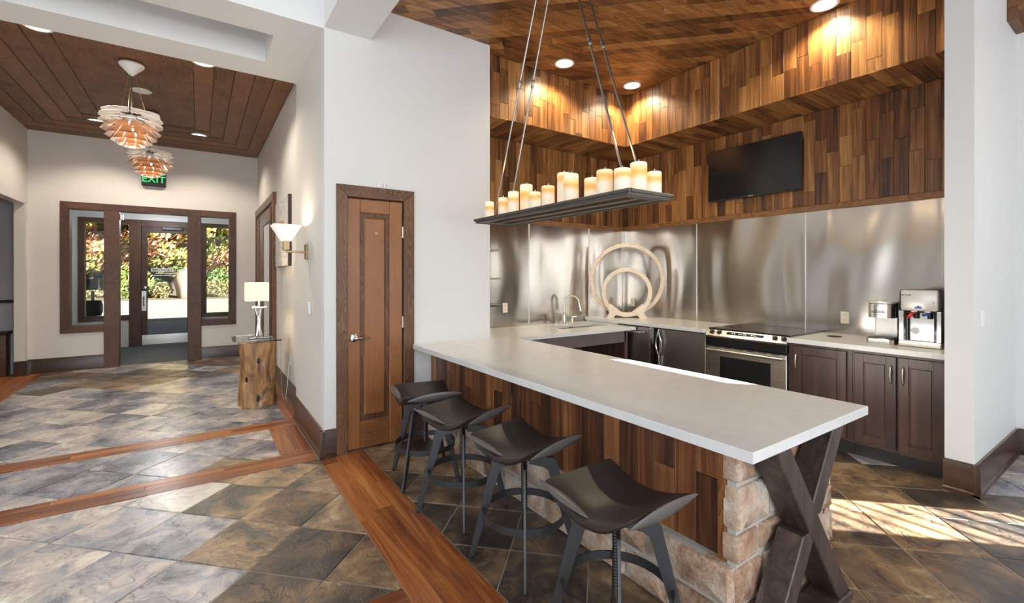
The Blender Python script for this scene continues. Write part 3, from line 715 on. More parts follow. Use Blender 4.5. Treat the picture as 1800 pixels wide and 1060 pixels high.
# walls behind the photographer with their window openings
sw = MB().box(-6, 5.8, -4.6, -4.5, 0, .5).box(-6, 5.8, -4.6, -4.5, 3.3, 4.7)
for a, b_ in ((-6, -4.5), (-2.7, -2.1), (-.3, .3), (2.1, 2.7), (4.5, 5.8)): sw.box(a, b_, -4.6, -4.5, .5, 3.3)
struct(sw.build('wall_south', 'wall', smooth=0))
wwst = MB().box(-6.1, -6, -4.6, 5.3, 0, .5).box(-6.1, -6, -4.6, 5.3, 3.3, 4.7)
for a, b_ in ((-4.6, -3), (-.6, .4), (2.8, 5.3)): wwst.box(-6.1, -6, a, b_, .5, 3.3)
struct(B(-7, 8.6, -9.4, -4.6, 3.55, 3.7).build('ceiling_sun_block', 'white')); struct(B(-7, 8.6, -9.4, -4.6, -.12, -.02).build('floor_under_sun_block', 'slab'))  # roof added out of view to block sun at the south windows; slab below
struct(wwst.build('wall_west', 'wall', smooth=0)); struct(B(-6, -2.13, 5.2, 5.3, 0, 4.7).build('wall_northwest', 'wall'))

# ------------------------------------------------------------------ bar: planked and stone-faced base, quartz top, timber X leg
ZBAR = .863
bar = thing('breakfast_bar', 'long bar base with vertical dark planks above rough tan stone', 'bar', (2.1, 2.4, 0))
B(1.79, 2.56, 1.02, 3.94, 0, .822).build('core', 'mortar', bar)
clad(bar, frame_west(1.79), 1.085, YW-.006, .325, .822, (.32, 1.0), 'barplank', wd=.108, thick=.014)
B(1.760, 1.795, 1.048, 1.085, .325, .822, .003).build('corner_board', 'trimoakZ', bar)['label'] = 'golden oak edge board'
B(1.768, 2.60, 1.008, 1.046, .0, .822).build('mortar_face', 'mortar', bar); B(1.742, 1.80, 1.012, 3.935, 0, .315).build('mortar_face', 'mortar', bar)
rs = random.Random(11)
def stone_piece(fr, u0, u1, v0, v1, depth, parent):
    g = .008; w_, h_ = u1-u0, v1-v0; j = lambda: rs.uniform(0, .009)
    c = min(.012, .2*min(w_, h_))
    P = [(u0+g+c*rs.uniform(.4, 1), v0+g+j()*.6), (u1-g-c*rs.uniform(.4, 1), v0+g+j()*.6), (u1-g-j(), v0+g+c), (u1-g-j(), v1-g-c), (u1-g-c*rs.uniform(.5, 1.2), v1-g-j()*.6), (u0+(w_)*.5, v1-g-j()*.4), (u0+g+c*rs.uniform(.5, 1.2), v1-g-j()*.6), (u0+g+j(), v1-g-c), (u0+g+j(), v0+g+c)]
    o, u, v, n = fr; d = depth+rs.uniform(-.010, .010); m = len(P)
    rings = []
    for k, (ins, hh) in enumerate(((0, -.02), (0, d*.72), (.003, d*.92), (.010, d))):
        Q = inset(P, ins) if ins else [Vector(p) for p in P]
        rings.append([o+u*q[0]+v*q[1]+n*(hh+(rs.uniform(-.006, .006) if k == 3 else 0)) for q in Q])
    cc = sum((Vector(p) for p in P), Vector((0, 0)))/m
    vs = [p for r in rings for p in r]+[o+u*cc.x+v*cc.y+n*(d+.004)]; fs_ = []
    for r in range(3):
        for i in range(m): k = (i+1) % m; fs_.append((r*m+i, r*m+k, (r+1)*m+k, (r+1)*m+i))
    for i in range(m): fs_.append((3*m+i, 3*m+(i+1) % m, 4*m))
    if u.cross(v).dot(n) < 0: fs_ = [f[::-1] for f in fs_]
    MB().add(vs, fs_).build('stone', 'stone', parent, smooth=50)
fwst = frame_west(1.775); fsth = frame_south(1.037)
for row, (z0, z1) in enumerate(((0.0, .155), (.155, .325))):
    y = 1.0
    while y < 3.90:
        q = min(y+rs.uniform(.20, .42), 3.93)
        if 3.93-q < .12: q = 3.93
        stone_piece(fwst, y, q, z0, z1, .045, bar); y = q
zz = 0
for h_ in (.155, .17, .13, .19, .175):
    x = 1.745; k = 0
    while x < 2.60:
        q = min(x+rs.uniform(.16, .34), 2.62)
        if 2.62-q < .1: q = 2.62
        stone_piece(fsth, x, q, zz, zz+h_, .04, bar); x = q
    zz += h_
fe = (Vector((2.56, 0, 0)), VY, VZ, VX)
for z0, z1 in ((0, .2), (.2, .36), (.36, .58), (.58, .82)): stone_piece(fe, .99, 1.28, z0, z1, .06, bar)

ct = MB(); ct.slab([(1.593, .848), (2.622, .848), (2.622, 3.80), (2.417, 3.80), (2.417, YW-.001), (1.593, YW-.001)], .823, ZBAR, None, .003)
tag(ct.build('bar_countertop', 'quartz'), 'long pale quartz bar top above the four stools', 'countertop')

xl = thing('x_leg', 'dark timber X shaped end leg under the front end of the bar', 'leg', (2.1, .92, 0))
yA, yB = .868, .975
def plank_between(xa, xb, z0, z1, wd, y0, y1, name, parent):
    fr = frame_south(y1); MB().slab([(xa-wd/2, z0), (xa+wd/2, z0), (xb+wd/2, z1), (xb-wd/2, z1)], 0, y1-y0, fr, .005).build(name, 'xleg', parent)
plank_between(2.41, 1.845, .04, .822, .115, yA, yB, 'diagonal_board', xl)
plank_between(1.815, 2.085, .04, .418, .115, yA+.004, yB, 'diagonal_board', xl); plank_between(2.125, 2.375, .47, .822, .115, yA+.004, yB, 'diagonal_board', xl)
B(1.74, 2.47, .855, .985, 0, .045, .005).build('foot_board', 'xleg', xl)

# ------------------------------------------------------------------ sink run and back counter
sc = MB(); zs0, zs = .818, .857
sx0, sx1, sy0, sy1 = 3.52, 4.31, 4.12, 4.45
for a, b_, c_, d_ in ((2.42, 4.43, 3.80, sy0), (2.42, 4.43, sy1, YS-.027), (2.42, sx0, sy0, sy1), (sx1, 4.43, sy0, sy1)): sc.box(a, b_, c_, d_, zs0, zs)
tag(sc.build('sink_countertop', 'quartz', smooth=0), 'pale quartz counter with the sink, under the left steel wall', 'countertop')
sk = thing('sink', 'undermount double steel sink in the left counter', 'sink', (3.91, 4.28, .65))
for a, b_ in ((sx0-.005, 3.905), (3.925, sx1+.005)):
    m = MB(); y0, y1, zt_, zb = sy0-.005, sy1+.005, zs0, .66
    m.box(a, a+.006, y0, y1, zb, zt_).box(b_-.006, b_, y0, y1, zb, zt_).box(a, b_, y0, y0+.006, zb, zt_).box(a, b_, y1-.006, y1, zb, zt_).box(a, b_, y0, y1, zb-.006, zb)
    m.build('bowl', 'steel', sk)
B(3.90, 3.93, sy0, sy1, .80, .835, .006).build('divider', 'steel', sk)
fa = thing('faucet', 'tall brushed nickel gooseneck faucet behind the sink', 'faucet', (3.93, 4.56, zs))
fx, fy = 3.93, 4.56
MB().lathe([(.030, 0), (.030, .006), (.022, .012), (.022, .12), (.017, .135), (.014, .14)], (fx, fy, zs), 18).build('body', 'nickel', fa)
arc = [(fx, fy, zs+.13), (fx, fy, zs+.27)]+[(fx+.075-.075*math.cos(t), fy-.06+.06*math.cos(t), zs+.27+.095*math.sin(t)) for t in [PI*i/10 for i in range(1, 10)]]+[(fx+.155, fy-.125, zs+.24)]
MB().tube(arc, .012, 12).build('spout', 'nickel', fa)
MB().tube([(fx+.153, fy-.123, zs+.245), (fx+.166, fy-.135, zs+.165)], [.014, .018], 12).build('spray_head', 'nickel', fa)
hh = MB().lathe([(.015, 0), (.015, .06), (.012, .07)], (fx+.12, fy-.02, zs), 14); hh.tube([(fx+.12, fy-.02, zs+.07), (fx+.12, fy-.02, zs+.085), (fx+.17, fy-.05, zs+.09)], .008, 8)
hh.build('side_lever', 'nickel', fa)
sp = thing('soap_dispenser', 'short nickel soap pump left of the gooseneck faucet', 'dispenser', (fx-.11, 4.59, zs))
MB().lathe([(.018, 0), (.018, .01), (.012, .015), (.012, .09), (.015, .095), (.015, .11)], (fx-.11, 4.59, zs), 14).build('base', 'nickel', sp); MB().tube([(fx-.11, 4.59, zs+.10), (fx-.17, 4.565, zs+.105)], .008, 8).build('nozzle', 'nickel', sp)
scab = thing('sink_cabinet', 'open dark sink cabinet with brown apron under the left counter', 'cabinet', (3.5, 4.2, 0))
B(2.66, 4.36, 3.90, 3.92, .665, .816).build('apron', plain('mauve brown board', (.16, .12, .115), .45), scab); B(2.43, 4.395, 4.66, 4.69, 0, .81).build('back_panel', 'cab', scab); B(4.34, 4.395, 3.90, 4.66, 0, .81).build('side_panel', 'cab', scab); B(2.43, 2.47, 3.96, 4.66, 0, .81).build('side_panel', 'cab', scab)

ZT = .918; XC = 4.41
def counter(name, y0, y1, lab):
    return tag(B(XC, XT-.027, y0, y1, ZT-.042, ZT, .003).build(name, 'quartz'), lab, 'countertop')
counter('back_countertop', .957, 2.040, 'pale quartz counter carrying the coffee maker and water dispenser')
counter('back_countertop', 2.864, YS-.027, 'pale quartz counter in the corner carrying the wooden rings')
tag(B(4.432, 4.46, 4.105, YS-.03, zs+.001, ZT-.043).build('counter_upstand', 'quartz'), 'short pale quartz upstand where the counter steps up beside the sink', 'upstand')
# dishwasher, fridge
XF = 4.45
dw = thing('dishwasher', 'dark stainless dishwasher with a curved bar handle, left of the fridge', 'dishwasher', (XF, 3.85, 0))
B(XF+.03, XT-.05, 3.60, 4.10, .05, .868).build('body', 'black', dw)
B(XF, XF+.03, 3.602, 4.098, .10, .862, .004).build('door', 'darksteel', dw); B(XF+.05, XF+.06, 3.602, 4.098, 0, .1).build('toe_kick', 'black', dw)
MB().tube([(XF, 3.98, .805), (XF-.03, 3.965, .80), (XF-.042, 3.90, .795), (XF-.045, 3.80, .793), (XF-.042, 3.72, .795), (XF-.03, 3.675, .80), (XF, 3.66, .805)], [.010, .013, .014, .015, .016, .015, .012], 10).build('handle', 'chrome', dw)
tag(B(XF-.004, XF+.03, 3.575, 3.600, .05, .865).build('chrome_strip', 'chrome'), 'upright bright strip between dishwasher and fridge', 'trim strip')
fr_ = thing('fridge', 'dark stainless under-counter fridge with a chrome loop handle', 'fridge', (XF, 3.2, 0))
B(XF+.035, XT-.05, 2.872, 3.572, .05, .868).build('body', 'black', fr_)
B(XF, XF+.035, 2.875, 3.47, .10, .862, .004).build('door', 'darksteel', fr_); B(XF+.012, XF+.035, 3.475, 3.572, .05, .862).build('side_panel', 'blackgloss', fr_)
lp = MB(); yh = 3.455
for sgn in (-1, 1):
    lp.tube([(XF-.02, yh, .86), (XF-.03, yh, .84)]+[(XF-.035, yh+sgn*.038*math.sin(PI*t/10), .82-.26*t/10) for t in range(1, 10)]+[(XF-.03, yh, .55), (XF-.02, yh, .30)], .009, 8)
lp.build('loop_handle', 'chrome', fr_)
# range
rg = thing('range', 'stainless slide-in range with a black glass top and oven window', 'range', (XF, 2.45, 0))
r0, r1 = 2.046, 2.858
B(XF+.02, XT-.025, r0, r1, .04, .900).build('body', 'black', rg)
B(XF+.03, XT-.023, r0-.004, r1+.004, .905, .932, .006).build('cooktop', 'blackgloss', rg)
cp = MB(); A = [(XF-.035, .862), (XF+.045, .928), (XF+.045, .86), (XF-.03, .845)]
cp.add([(x, y, z) for y in (r0, r1) for x, z in A], [(0, 1, 2, 3), (7, 6, 5, 4), (0, 4, 5, 1), (1, 5, 6, 2), (2, 6, 7, 3), (3, 7, 4, 0)]); cpo = cp.build('control_panel', 'steel', rg, smooth=0)
n_ = Vector((-.066, 0, .08)).normalized(); mid = Vector((XF+.005, 0, .895))
for y in (2.80, 2.72, 2.165, 2.085):
    c = Vector((mid.x, y, mid.z)); kb = MB().tube([c, c+n_*.006], .026, 16).tube([c+n_*.006, c+n_*.026], [.019, .016], 14); kb.build('knob', 'black', cpo)
t_ = Vector((.08, 0, .066)).normalized()
dm = MB(); fr_d = (mid, VY, t_, n_); dm.slab([(2.27-.0, -.018), (2.64, -.018), (2.64, .018), (2.27, .018)], 0, .002, fr_d); dpy = dm.build('display', 'blackgloss', cpo)
gm = MB()
for y in (2.34, 2.36, 2.38, 2.44, 2.462, 2.484, 2.506, 2.55, 2.575): gm.slab([(y, -.004), (y+.012, -.004), (y+.012, .004), (y, .004)], .002, .003, fr_d)
gm.build('markings', 'silver', dpy)
B(XF-.028, XF+.02, r0+.002, r1-.002, .765, .846, .006).build('black_band', 'blackgloss', rg)
od = B(XF-.02, XF+.02, r0+.006, r1-.006, .19, .755, .005).build('oven_door', 'steel', rg)
vm = MB()
for i in range(6): vm.box(XF-.022, XF-.015, r0+.07+i*.115, r0+.07+i*.115+.075, .742, .748)
vm.build('vent_slots', 'black', od)
B(XF-.024, XF-.018, 2.19, 2.70, .30, .655, .003).build('oven_window', 'blackgloss', od)
MB().tube([(XF-.062, r0+.02, .715), (XF-.062, r1-.02, .715)], .014, 12).build('door_handle', 'steel', od)
for y in (r0+.03, r1-.03): B(XF-.06, XF-.015, y-.012, y+.012, .705, .725, .003).build('handle_bracket', 'steel', od)
B(XF-.015, XF+.02, r0+.006, r1-.006, .05, .18, .004).build('drawer', 'steel', rg)
# base cabinets
def cab_door(parent, y0, y1, z0, z1, hy):
    fr = frame_west(XF); d = MB().slab([(y0, z0), (y1, z0), (y1, z1), (y0, z1)], 0, .012, fr).build('door', 'cab', parent)
    fwid = .062
    for P, nm in (([(y0, z0), (y0+fwid, z0), (y0+fwid, z1), (y0, z1)], 'stile'), ([(y1-fwid, z0), (y1, z0), (y1, z1), (y1-fwid, z1)], 'stile'), ([(y0+fwid, z1-fwid), (y1-fwid, z1-fwid), (y1-fwid, z1), (y0+fwid, z1)], 'rail'), ([(y0+fwid, z0), (y1-fwid, z0), (y1-fwid, z0+fwid), (y0+fwid, z0+fwid)], 'rail')):
        MB().slab(P, .010, .024, fr, .0015).build(nm, 'cab', d)
    i_ = fwid+.009; MB().slab([(y0+i_, z0+i_), (y1-i_, z0+i_), (y1-i_, z1-i_), (y0+i_, z1-i_)], .010, .018, fr, .004).build('panel', 'cab', d)
    zc = z1-.135
    MB().tube([(XF-.022, hy, zc+.07), (XF-.040, hy, zc+.055), (XF-.050, hy, zc), (XF-.040, hy, zc-.055), (XF-.022, hy, zc-.07)], [.005, .006, .007, .006, .005], 8).build('handle', 'nickel', d)
def cabinet(y0, y1, doors, lab):
    c = thing('base_cabinet', lab, 'cabinet', (XF+.3, (y0+y1)/2, 0))
    B(XF, XT-.03, y0, y1, .11, ZT-.044).build('body', 'cab', c)
    B(XF+.045, XT-.05, y0, y1, 0, .11).build('toe_kick', 'black', c)
    for a, b_, hy in doors: cab_door(c, a, b_, .135, .852, hy)
cabinet(1.548, 2.040, [(1.585, 1.992, 1.965)], 'espresso wood cabinet with a single door beside the range')
cabinet(.957, 1.546, [(1.255, 1.527, 1.285), (.975, 1.240, 1.21)], 'espresso wood cabinet with two doors against the white pillar')
# outlets and switches
def outlet(fr, u, v, lab, kind='outlet', mat='cream'):
    o = thing(kind, lab, kind, tuple(fr[0]+fr[1]*u+fr[2]*v))
    MB().slab([(u-.036, v-.058), (u+.036, v-.058), (u+.036, v+.058), (u-.036, v+.058)], 0, .006, fr, .003).build('plate', mat, o)
    if kind == 'outlet':
        for dv in (-.026, .026):
            r = MB().slab([(u-.017, v+dv-.014), (u+.017, v+dv-.014), (u+.017, v+dv+.014), (u-.017, v+dv+.014)], .005, .008, fr, .002).build('socket', mat, o)
            s_ = MB()
            for du in (-.007, .007): s_.slab([(u+du-.0015, v+dv-.004), (u+du+.0015, v+dv-.004), (u+du+.0015, v+dv+.006), (u+du-.0015, v+dv+.006)], .008, .0085, fr)
            s_.build('slots', 'black', r)
    else:
        for du in (-.016, .016): MB().slab([(u+du-.012, v-.033), (u+du+.012, v-.033), (u+du+.012, v+.033), (u+du-.012, v+.033)], .005, .010, fr, .003).build('rocker', mat, o)
outlet(frame_west(XT-.022), 1.861, 1.076, 'cream outlet on the steel wall beside the coffee maker')
outlet(frame_west(XT-.022), 4.50, 1.10, 'cream outlet on the steel wall seen through the wooden rings')
outlet(frame_south(YS-.022), 3.092, 1.089, 'cream outlet on the steel wall near the white wall edge')
outlet(frame_south(YP), 4.511, 1.182, 'white double rocker switch on the pillar wall', 'switch', 'plastic')
outlet(frame_west(.905), 6.068, .47, 'low outlet behind the log table where the lamp cord plugs in')
th = thing('thermostat', 'small white thermostat on the wall below the sconce', 'thermostat', (.84, 4.519, 1.188)); B(.815, .84, 4.45, 4.575, 1.13, 1.24, .008).build('case', 'plastic', th); B(.812, .816, 4.47, 4.52, 1.16, 1.215, .001).build('screen', 'silver', th)

# wooden ring sculptures in the corner
nd = Vector((-.745, -.667, 0)); ud = Vector((.667, -.745, 0))
def ring_sculpture(cx, cy, R, lab, foot):
    t = thing('ring_sculpture', lab, 'sculpture', (cx, cy, ZT))
    c = Vector((cx, cy, ZT+R+.012)); wd = .054; th_ = .024
    m = MB(); n = 56; vs = []
    for k in range(n):
        q = 2*PI*k/n; dr = ud*math.cos(q)+VZ*math.sin(q)
        for rr_, hh_ in ((R-.004, -th_), (R, -th_+.004), (R, th_-.004), (R-.004, th_), (R-wd+.004, th_), (R-wd, th_-.004), (R-wd, -th_+.004), (R-wd+.004, -th_)): vs.append(c+dr*rr_+nd*hh_)
    f_ = [(k*8+i, k*8+(i+1) % 8, ((k+1) % n)*8+(i+1) % 8, ((k+1) % n)*8+i) for k in range(n) for i in range(8)]
    m.add(vs, f_).build('ring', 'ringwood', t)
    o = Vector((cx, cy, ZT)); fr = (o-nd*th_*1.2, ud, VZ, nd)
    for sg in (-1, 1):
        P = [(sg*foot, 0), (sg*(foot-.10), 0), (sg*(foot-.135), .045), (sg*(foot-.20), .075), (sg*(foot-.06), .19), (sg*(foot-.015), .15), (sg*(foot-.045), .075), (sg*(foot-.03), .035)]
        MB().slab(P, 0, th_*2.4, fr).build('foot', 'ringwood', t)
    MB().slab([(-foot+.01, 0), (foot-.01, 0), (foot-.01, .012), (-foot+.01, .012)], .006, th_*2.2, fr).build('base_bar', 'xleg', t)
ring_sculpture(4.815, 4.295, .497, 'large bleached wood ring standing behind the smaller ring', .27)
ring_sculpture(4.735, 4.22, .330, 'small bleached wood ring standing in front of the larger ring', .27)

# coffee maker and water dispenser
cm = thing('coffee_maker', 'steel single-cup coffee maker left of the water dispenser', 'coffee maker', (4.78, 1.42, ZT))
MB().slab([(4.645, 1.36), (4.645, 1.50), (4.67, 1.525), (4.98, 1.525), (4.98, 1.335), (4.67, 1.335)], ZT, ZT+.045, None, .006).build('base', 'steel', cm)
B(4.66, 4.80, 1.35, 1.51, ZT+.044, ZT+.05).build('drip_tray', 'black', cm); B(4.83, 4.98, 1.345, 1.515, ZT+.045, ZT+.22, .006).build('column', 'silver', cm)
hd2 = MB().slab([(4.72+.085*math.cos(t), 1.43+.09*math.sin(t)) for t in [PI/2+PI*i/12 for i in range(13)]]+[(4.98, 1.34), (4.98, 1.52)], ZT+.215, ZT+.335, None, .006).build('brew_head', 'steel', cm)
MB().slab([(4.72+.088*math.cos(t), 1.43+.093*math.sin(t)) for t in [PI/2+PI*i/12 for i in range(13)]]+[(4.98, 1.337), (4.98, 1.523)], ZT+.335, ZT+.352, None, .006).build('lid', 'silver', cm)
B(4.74, 4.99, 1.309, 1.338, ZT+.02, ZT+.335, .012).build('water_tank', 'blackgloss', cm)
text('lettering', 'KEURIG', .026, 'black', (4.6345, 1.43, ZT+.265), Matrix(((0, 0, -1), (-1, 0, 0), (0, 1, 0))), hd2, .0015)
wd_ = thing('water_dispenser', 'countertop water dispenser with red and blue taps beside the pillar', 'dispenser', (4.85, 1.17, ZT))
d0, d1, xf = 1.045, 1.305, 4.665
B(xf+.07, 5.10, d0, d1, ZT, ZT+.45, .012).build('body', 'black', wd_)
B(xf-.01, xf+.09, d0, d1, ZT, ZT+.045, .006).build('drip_tray', 'nickel', wd_)
B(xf+.055, xf+.075, d0+.04, d1-.055, ZT+.045, ZT+.27).build('back_splash', 'chrome', wd_)
for y0, y1 in ((d0, d0+.045), (d1-.05, d1)): B(xf, xf+.09, y0, y1, ZT+.04, ZT+.30, .006).build('side_post', 'blackgloss', wd_)
for y0, y1 in ((d0+.002, d0+.028), (d1-.033, d1-.002)): B(xf-.003, xf+.01, y0, y1, ZT+.05, ZT+.285, .002).build('chrome_trim', 'chrome', wd_)
hdp = MB(); fw2 = frame_west(xf+.09)
B(xf+.012, xf+.2, d0-.003, d1+.003, ZT+.27, ZT+.455, .022).build('hood', 'black', wd_)
pnl = B(xf-.008, xf+.03, d0+.018, d1-.012, ZT+.285, ZT+.452, .016).build('front_panel', 'silver', wd_)
em = MB(); fe_ = frame_west(xf-.008)
em.slab([(1.158, ZT+.305), (1.205, ZT+.305), (1.199, ZT+.322), (1.190, ZT+.318), (1.182, ZT+.334), (1.172, ZT+.320), (1.163, ZT+.326)], 0, .001, fe_); em.build('emblem', 'blue', pnl)
gm = MB(); y = 1.283
for q in (.009, .004, .004, .007, .005, .008, .004): gm.slab([(y-q, ZT+.407), (y, ZT+.407), (y, ZT+.415), (y-q, ZT+.415)], 0, .001, fe_); y -= q+.003
for z in (.357, .347): gm.slab([(1.083, ZT+z), (1.095, ZT+z), (1.095, ZT+z+.003), (1.083, ZT+z+.003)], 0, .001, fe_)
gm.build('lettering', 'black', pnl)['kind'] = 'stuff'
for y, mat, lab in ((1.222, 'red', 'red tap lever'), (1.140, 'blue', 'blue tap lever')):
    tp = MB().lathe([(.016, .225), (.018, .285)], (xf+.045, y-.018, ZT), 12).build('tap', 'black', wd_)
    m = MB().tube([(xf+.02, y-.008, ZT+.275), (xf-.015, y+.018, ZT+.235)] if mat == 'red' else [(xf+.015, y-.02, ZT+.262), (xf-.012, y+.01, ZT+.257)], [.013, .017], 8, flat=(1, .7)); m.build('lever', mat, tp)['label'] = lab
    B(xf-.002, xf+.03, y-.03, y+.005, ZT+.275, ZT+.288, .003).build('indicator', 'plastic', wd_)
MB().lathe([(0, 0), (.028, 0), (.028, -.002), (0, -.002)], (xf+.055, 1.215, ZT+.125), 20, 'X').build('round_sticker', 'plastic', wd_)
tag(MB().lathe([(0, 0), (.055, 0), (.058, .004), (.05, .008), (0, .008)], (4.86, 1.83, ZT), 28).build('counter_disc', 'iron'), 'flat grey disc lying on the counter right of the range', 'disc')

# television
tv = thing('television', 'black flat television on the plank wall above the range', 'television', (XT-.05, 2.75, 2.66))
B(XT-.085, XT-.05, 2.225, 3.272, 2.371, 2.972, .004).build('case', 'black', tv); B(XT-.088, XT-.084, 2.238, 3.259, 2.392, 2.960).build('screen', 'screen', tv); B(XT-.05, XT-.016, 2.55, 2.95, 2.5, 2.8).build('wall_bracket', 'black', tv)
B(XT-.090, XT-.086, 2.72, 2.78, 2.377, 2.384).build('badge', 'silver', tv)

# three short metal shelves on the hidden side of the white wall
for z, lab in ((1.765, 'topmost short steel shelf behind the white wall edge'), (1.452, 'middle short steel shelf behind the white wall edge'), (1.158, 'lowest short steel shelf behind the white wall edge')):
    tag(B(2.417, 2.72, 4.19, 4.45, z-.014, z+.014, .003).build('wall_shelf', 'iron' if z < 1.2 else 'steel'), lab, 'shelf')
pt = thing('glass_decanter', 'slim clear glass decanter standing on the topmost steel shelf', 'decanter', (2.57, 4.28, 1.779)); MB().lathe([(.05, .0), (.055, .01), (.05, .09), (.03, .17), (.028, .26), (.045, .31), (.042, .31), (.024, .26), (.026, .17), (.046, .09), (.05, .014), (0, .012)], (2.57, 4.28, 1.779), 20, cap=False).build('vessel', 'glass', pt); MB().lathe([(.03, .10), (.034, .10), (.034, .15), (.03, .15)], (2.57, 4.28, 1.779), 20).build('collar', 'silver', pt)

# ------------------------------------------------------------------ bar stools
def make_stool():
    t = thing('bar_stool', '', 'stool', (0, 0, 0))
    top = lambda v: .598+.055*min(1, abs(v)/.2)**1.8
    n = 24; hs = .205
    prof = [(-hs+2*hs*k/n) for k in range(n+1)]
    # leather saddle: sags along its length, rounded waterfall edges
    def bottom(v): return .556+.085*min(1, abs(v)/.205)**2.4
    m = MB()
    sec = [(-.195, .0), (-.205, .35), (-.200, .75), (-.185, 1.), (-.09, 1.0), (0, .985), (.09, 1.), (.185, 1.), (.200, .75), (.205, .35), (.195, 0)]
    vs = []
    for v in prof:
        tt, bb = top(v), bottom(v); shrink = 1-.05*(abs(v)/hs)**6
        for a, q in sec: vs.append((a*shrink, v, bb+(tt-bb)*q))
    k = len(sec); f_ = [(i*k+j, (i+1)*k+j, (i+1)*k+(j+1) % k, i*k+(j+1) % k) for i in range(n) for j in range(k)]
    f_ += [tuple(range(k)), tuple(range(n*k, (n+1)*k))[::-1]]
    seat = m.add(vs, [f[::-1] for f in f_]).build('seat', 'leather', t, smooth=50)
    # lens shaped side pads, seamed on at the raised ends
    def lens(pa, pb, up, out, hgt, thick, name):
        pa, pb = Vector(pa), Vector(pb); mm = MB(); N = 14; vv = []
        for i in range(N+1):
            s = i/N; c = pa.lerp(pb, s); h = hgt*(math.sin(PI*min(1, max(0, s)))**.7)+.001
            for q in range(8):
                an = 2*PI*q/8; vv.append(c+up*(h*math.cos(an))+out*(thick*math.sin(an)*(.25+.75*math.sin(PI*s))))
        ff = [(i*8+q, i*8+(q+1) % 8, (i+1)*8+(q+1) % 8, (i+1)*8+q) for i in range(N) for q in range(8)]+[tuple(range(8))[::-1], tuple(range(N*8, N*8+8))]
        mm.add(vv, ff).build(name, 'pad', seat, smooth=60)
    lens((-.212, .222, .650), (-.190, -.035, .598), Vector((-.93, 0, .22)).normalized(), Vector((.22, 0, .93)).normalized(), .030, .012, 'side_pad')
    lens((-.17, -.205, .622), (.215, -.215, .645), Vector((0, -.35, .94)).normalized(), Vector((0, -.94, -.35)).normalized(), .034, .014, 'end_pad')
    MB().lathe([(.032, .515), (.032, .535), (.075, .548), (.075, .562), (0, .562)], (0, 0, 0), 18).build('swivel_hub', 'blackmetal', t)
    MB().lathe([(.012, .262)]+[(r_, .27+.006*i) for i in range(40) for r_ in ((.0175, .0155)[i % 2],)]+[(.02, .517)], (0, 0, 0), 14).build('screw_post', 'black', t)
    for k in range(4):
        q = PI/4+k*PI/2; dr = Vector((math.cos(q), math.sin(q), 0)); sd_ = Vector((-math.sin(q), math.cos(q), 0))
        fr = (-sd_*.006, dr, VZ, sd_)
        P = [(.025, .495), (.10, .482), (.125, .466), (.262, .012), (.283, 0), (.292, .012), (.172, .505), (.155, .528), (.025, .535)]
        lg = MB().slab(P[::-1], 0, .012, fr, .002).build('leg', 'blackmetal', t)
        MB().lathe([(.011, 0), (.011, .012)], dr*.281, 8).build('foot_cap', 'black', lg)
    m = MB(); N = 48; vv = []
    for i in range(N):
        q = 2*PI*i/N; d_ = Vector((math.cos(q), math.sin(q), 0))
        vv += [d_*.218+VZ*.232, d_*.218+VZ*.270, d_*.212+VZ*.270, d_*.212+VZ*.232]
    m.add(vv, [(i*4+j, ((i+1) % N)*4+j, ((i+1) % N)*4+(j+1) % 4, i*4+(j+1) % 4) for i in range(N) for j in range(4)]).build('foot_ring', 'blackmetal', t)
    return t
st0 = make_stool()
spots = [((1.38, 3.16), -10.8, 'charcoal saddle stool farthest back, beside the closet door'), ((1.38, 2.578), 18.3, 'second charcoal saddle stool from the closet door'), ((1.409, 1.954), 10.2, 'third charcoal saddle stool from the closet door'), ((1.36, 1.264), 1., 'nearest charcoal saddle stool, cut off by the lower edge of the photo')]
for i, ((x, y), a, lab) in enumerate(spots):
    o = st0 if i == 0 else copy_tree(st0)
    o.location = (x, y, 0); o.rotation_euler.z = math.radians(a); tag(o, lab, 'stool', 'bar stools along the counter')

# ------------------------------------------------------------------ candle chandelier over the bar
tx0, tx1, ty0, ty1, tz = 1.915, 2.275, 1.69, 3.355, 1.92
ch = thing('candle_chandelier', 'long iron tray chandelier with pillar candles hung on four rods over the bar', 'chandelier', (2.095, 2.52, tz))
tr = MB()
for a, b_, c_, d_ in ((tx0, tx0+.075, ty0, ty1), (tx1-.075, tx1, ty0, ty1), (tx0+.075, tx1-.075, ty0, ty0+.09), (tx0+.075, tx1-.075, ty1-.09, ty1), (2.07, 2.12, ty0+.09, ty1-.09)): tr.box(a, b_, c_, d_, tz+.004, tz+.028, .002)
tray = tr.build('tray', 'iron', ch)
mo = MB()
for g, z0, z1 in ((.012, tz+.016, tz+.034), (-.004, tz-.002, tz+.010)):
    mo.box(tx0-g, tx0+.012, ty0-g, ty1+g, z0, z1, .002).box(tx1-.012, tx1+g, ty0-g, ty1+g, z0, z1, .002).box(tx0, tx1, ty0-g, ty0+.012, z0, z1, .002).box(tx0, tx1, ty1-.012, ty1+g, z0, z1, .002)
mo.build('edge_moulding', 'iron', tray)
B(tx0+.06, tx1-.06, ty0+.08, ty1-.08, tz+.026, tz+.032).build('lamp_board', plain('gold board', (.80, .46, .14), .5), ch)
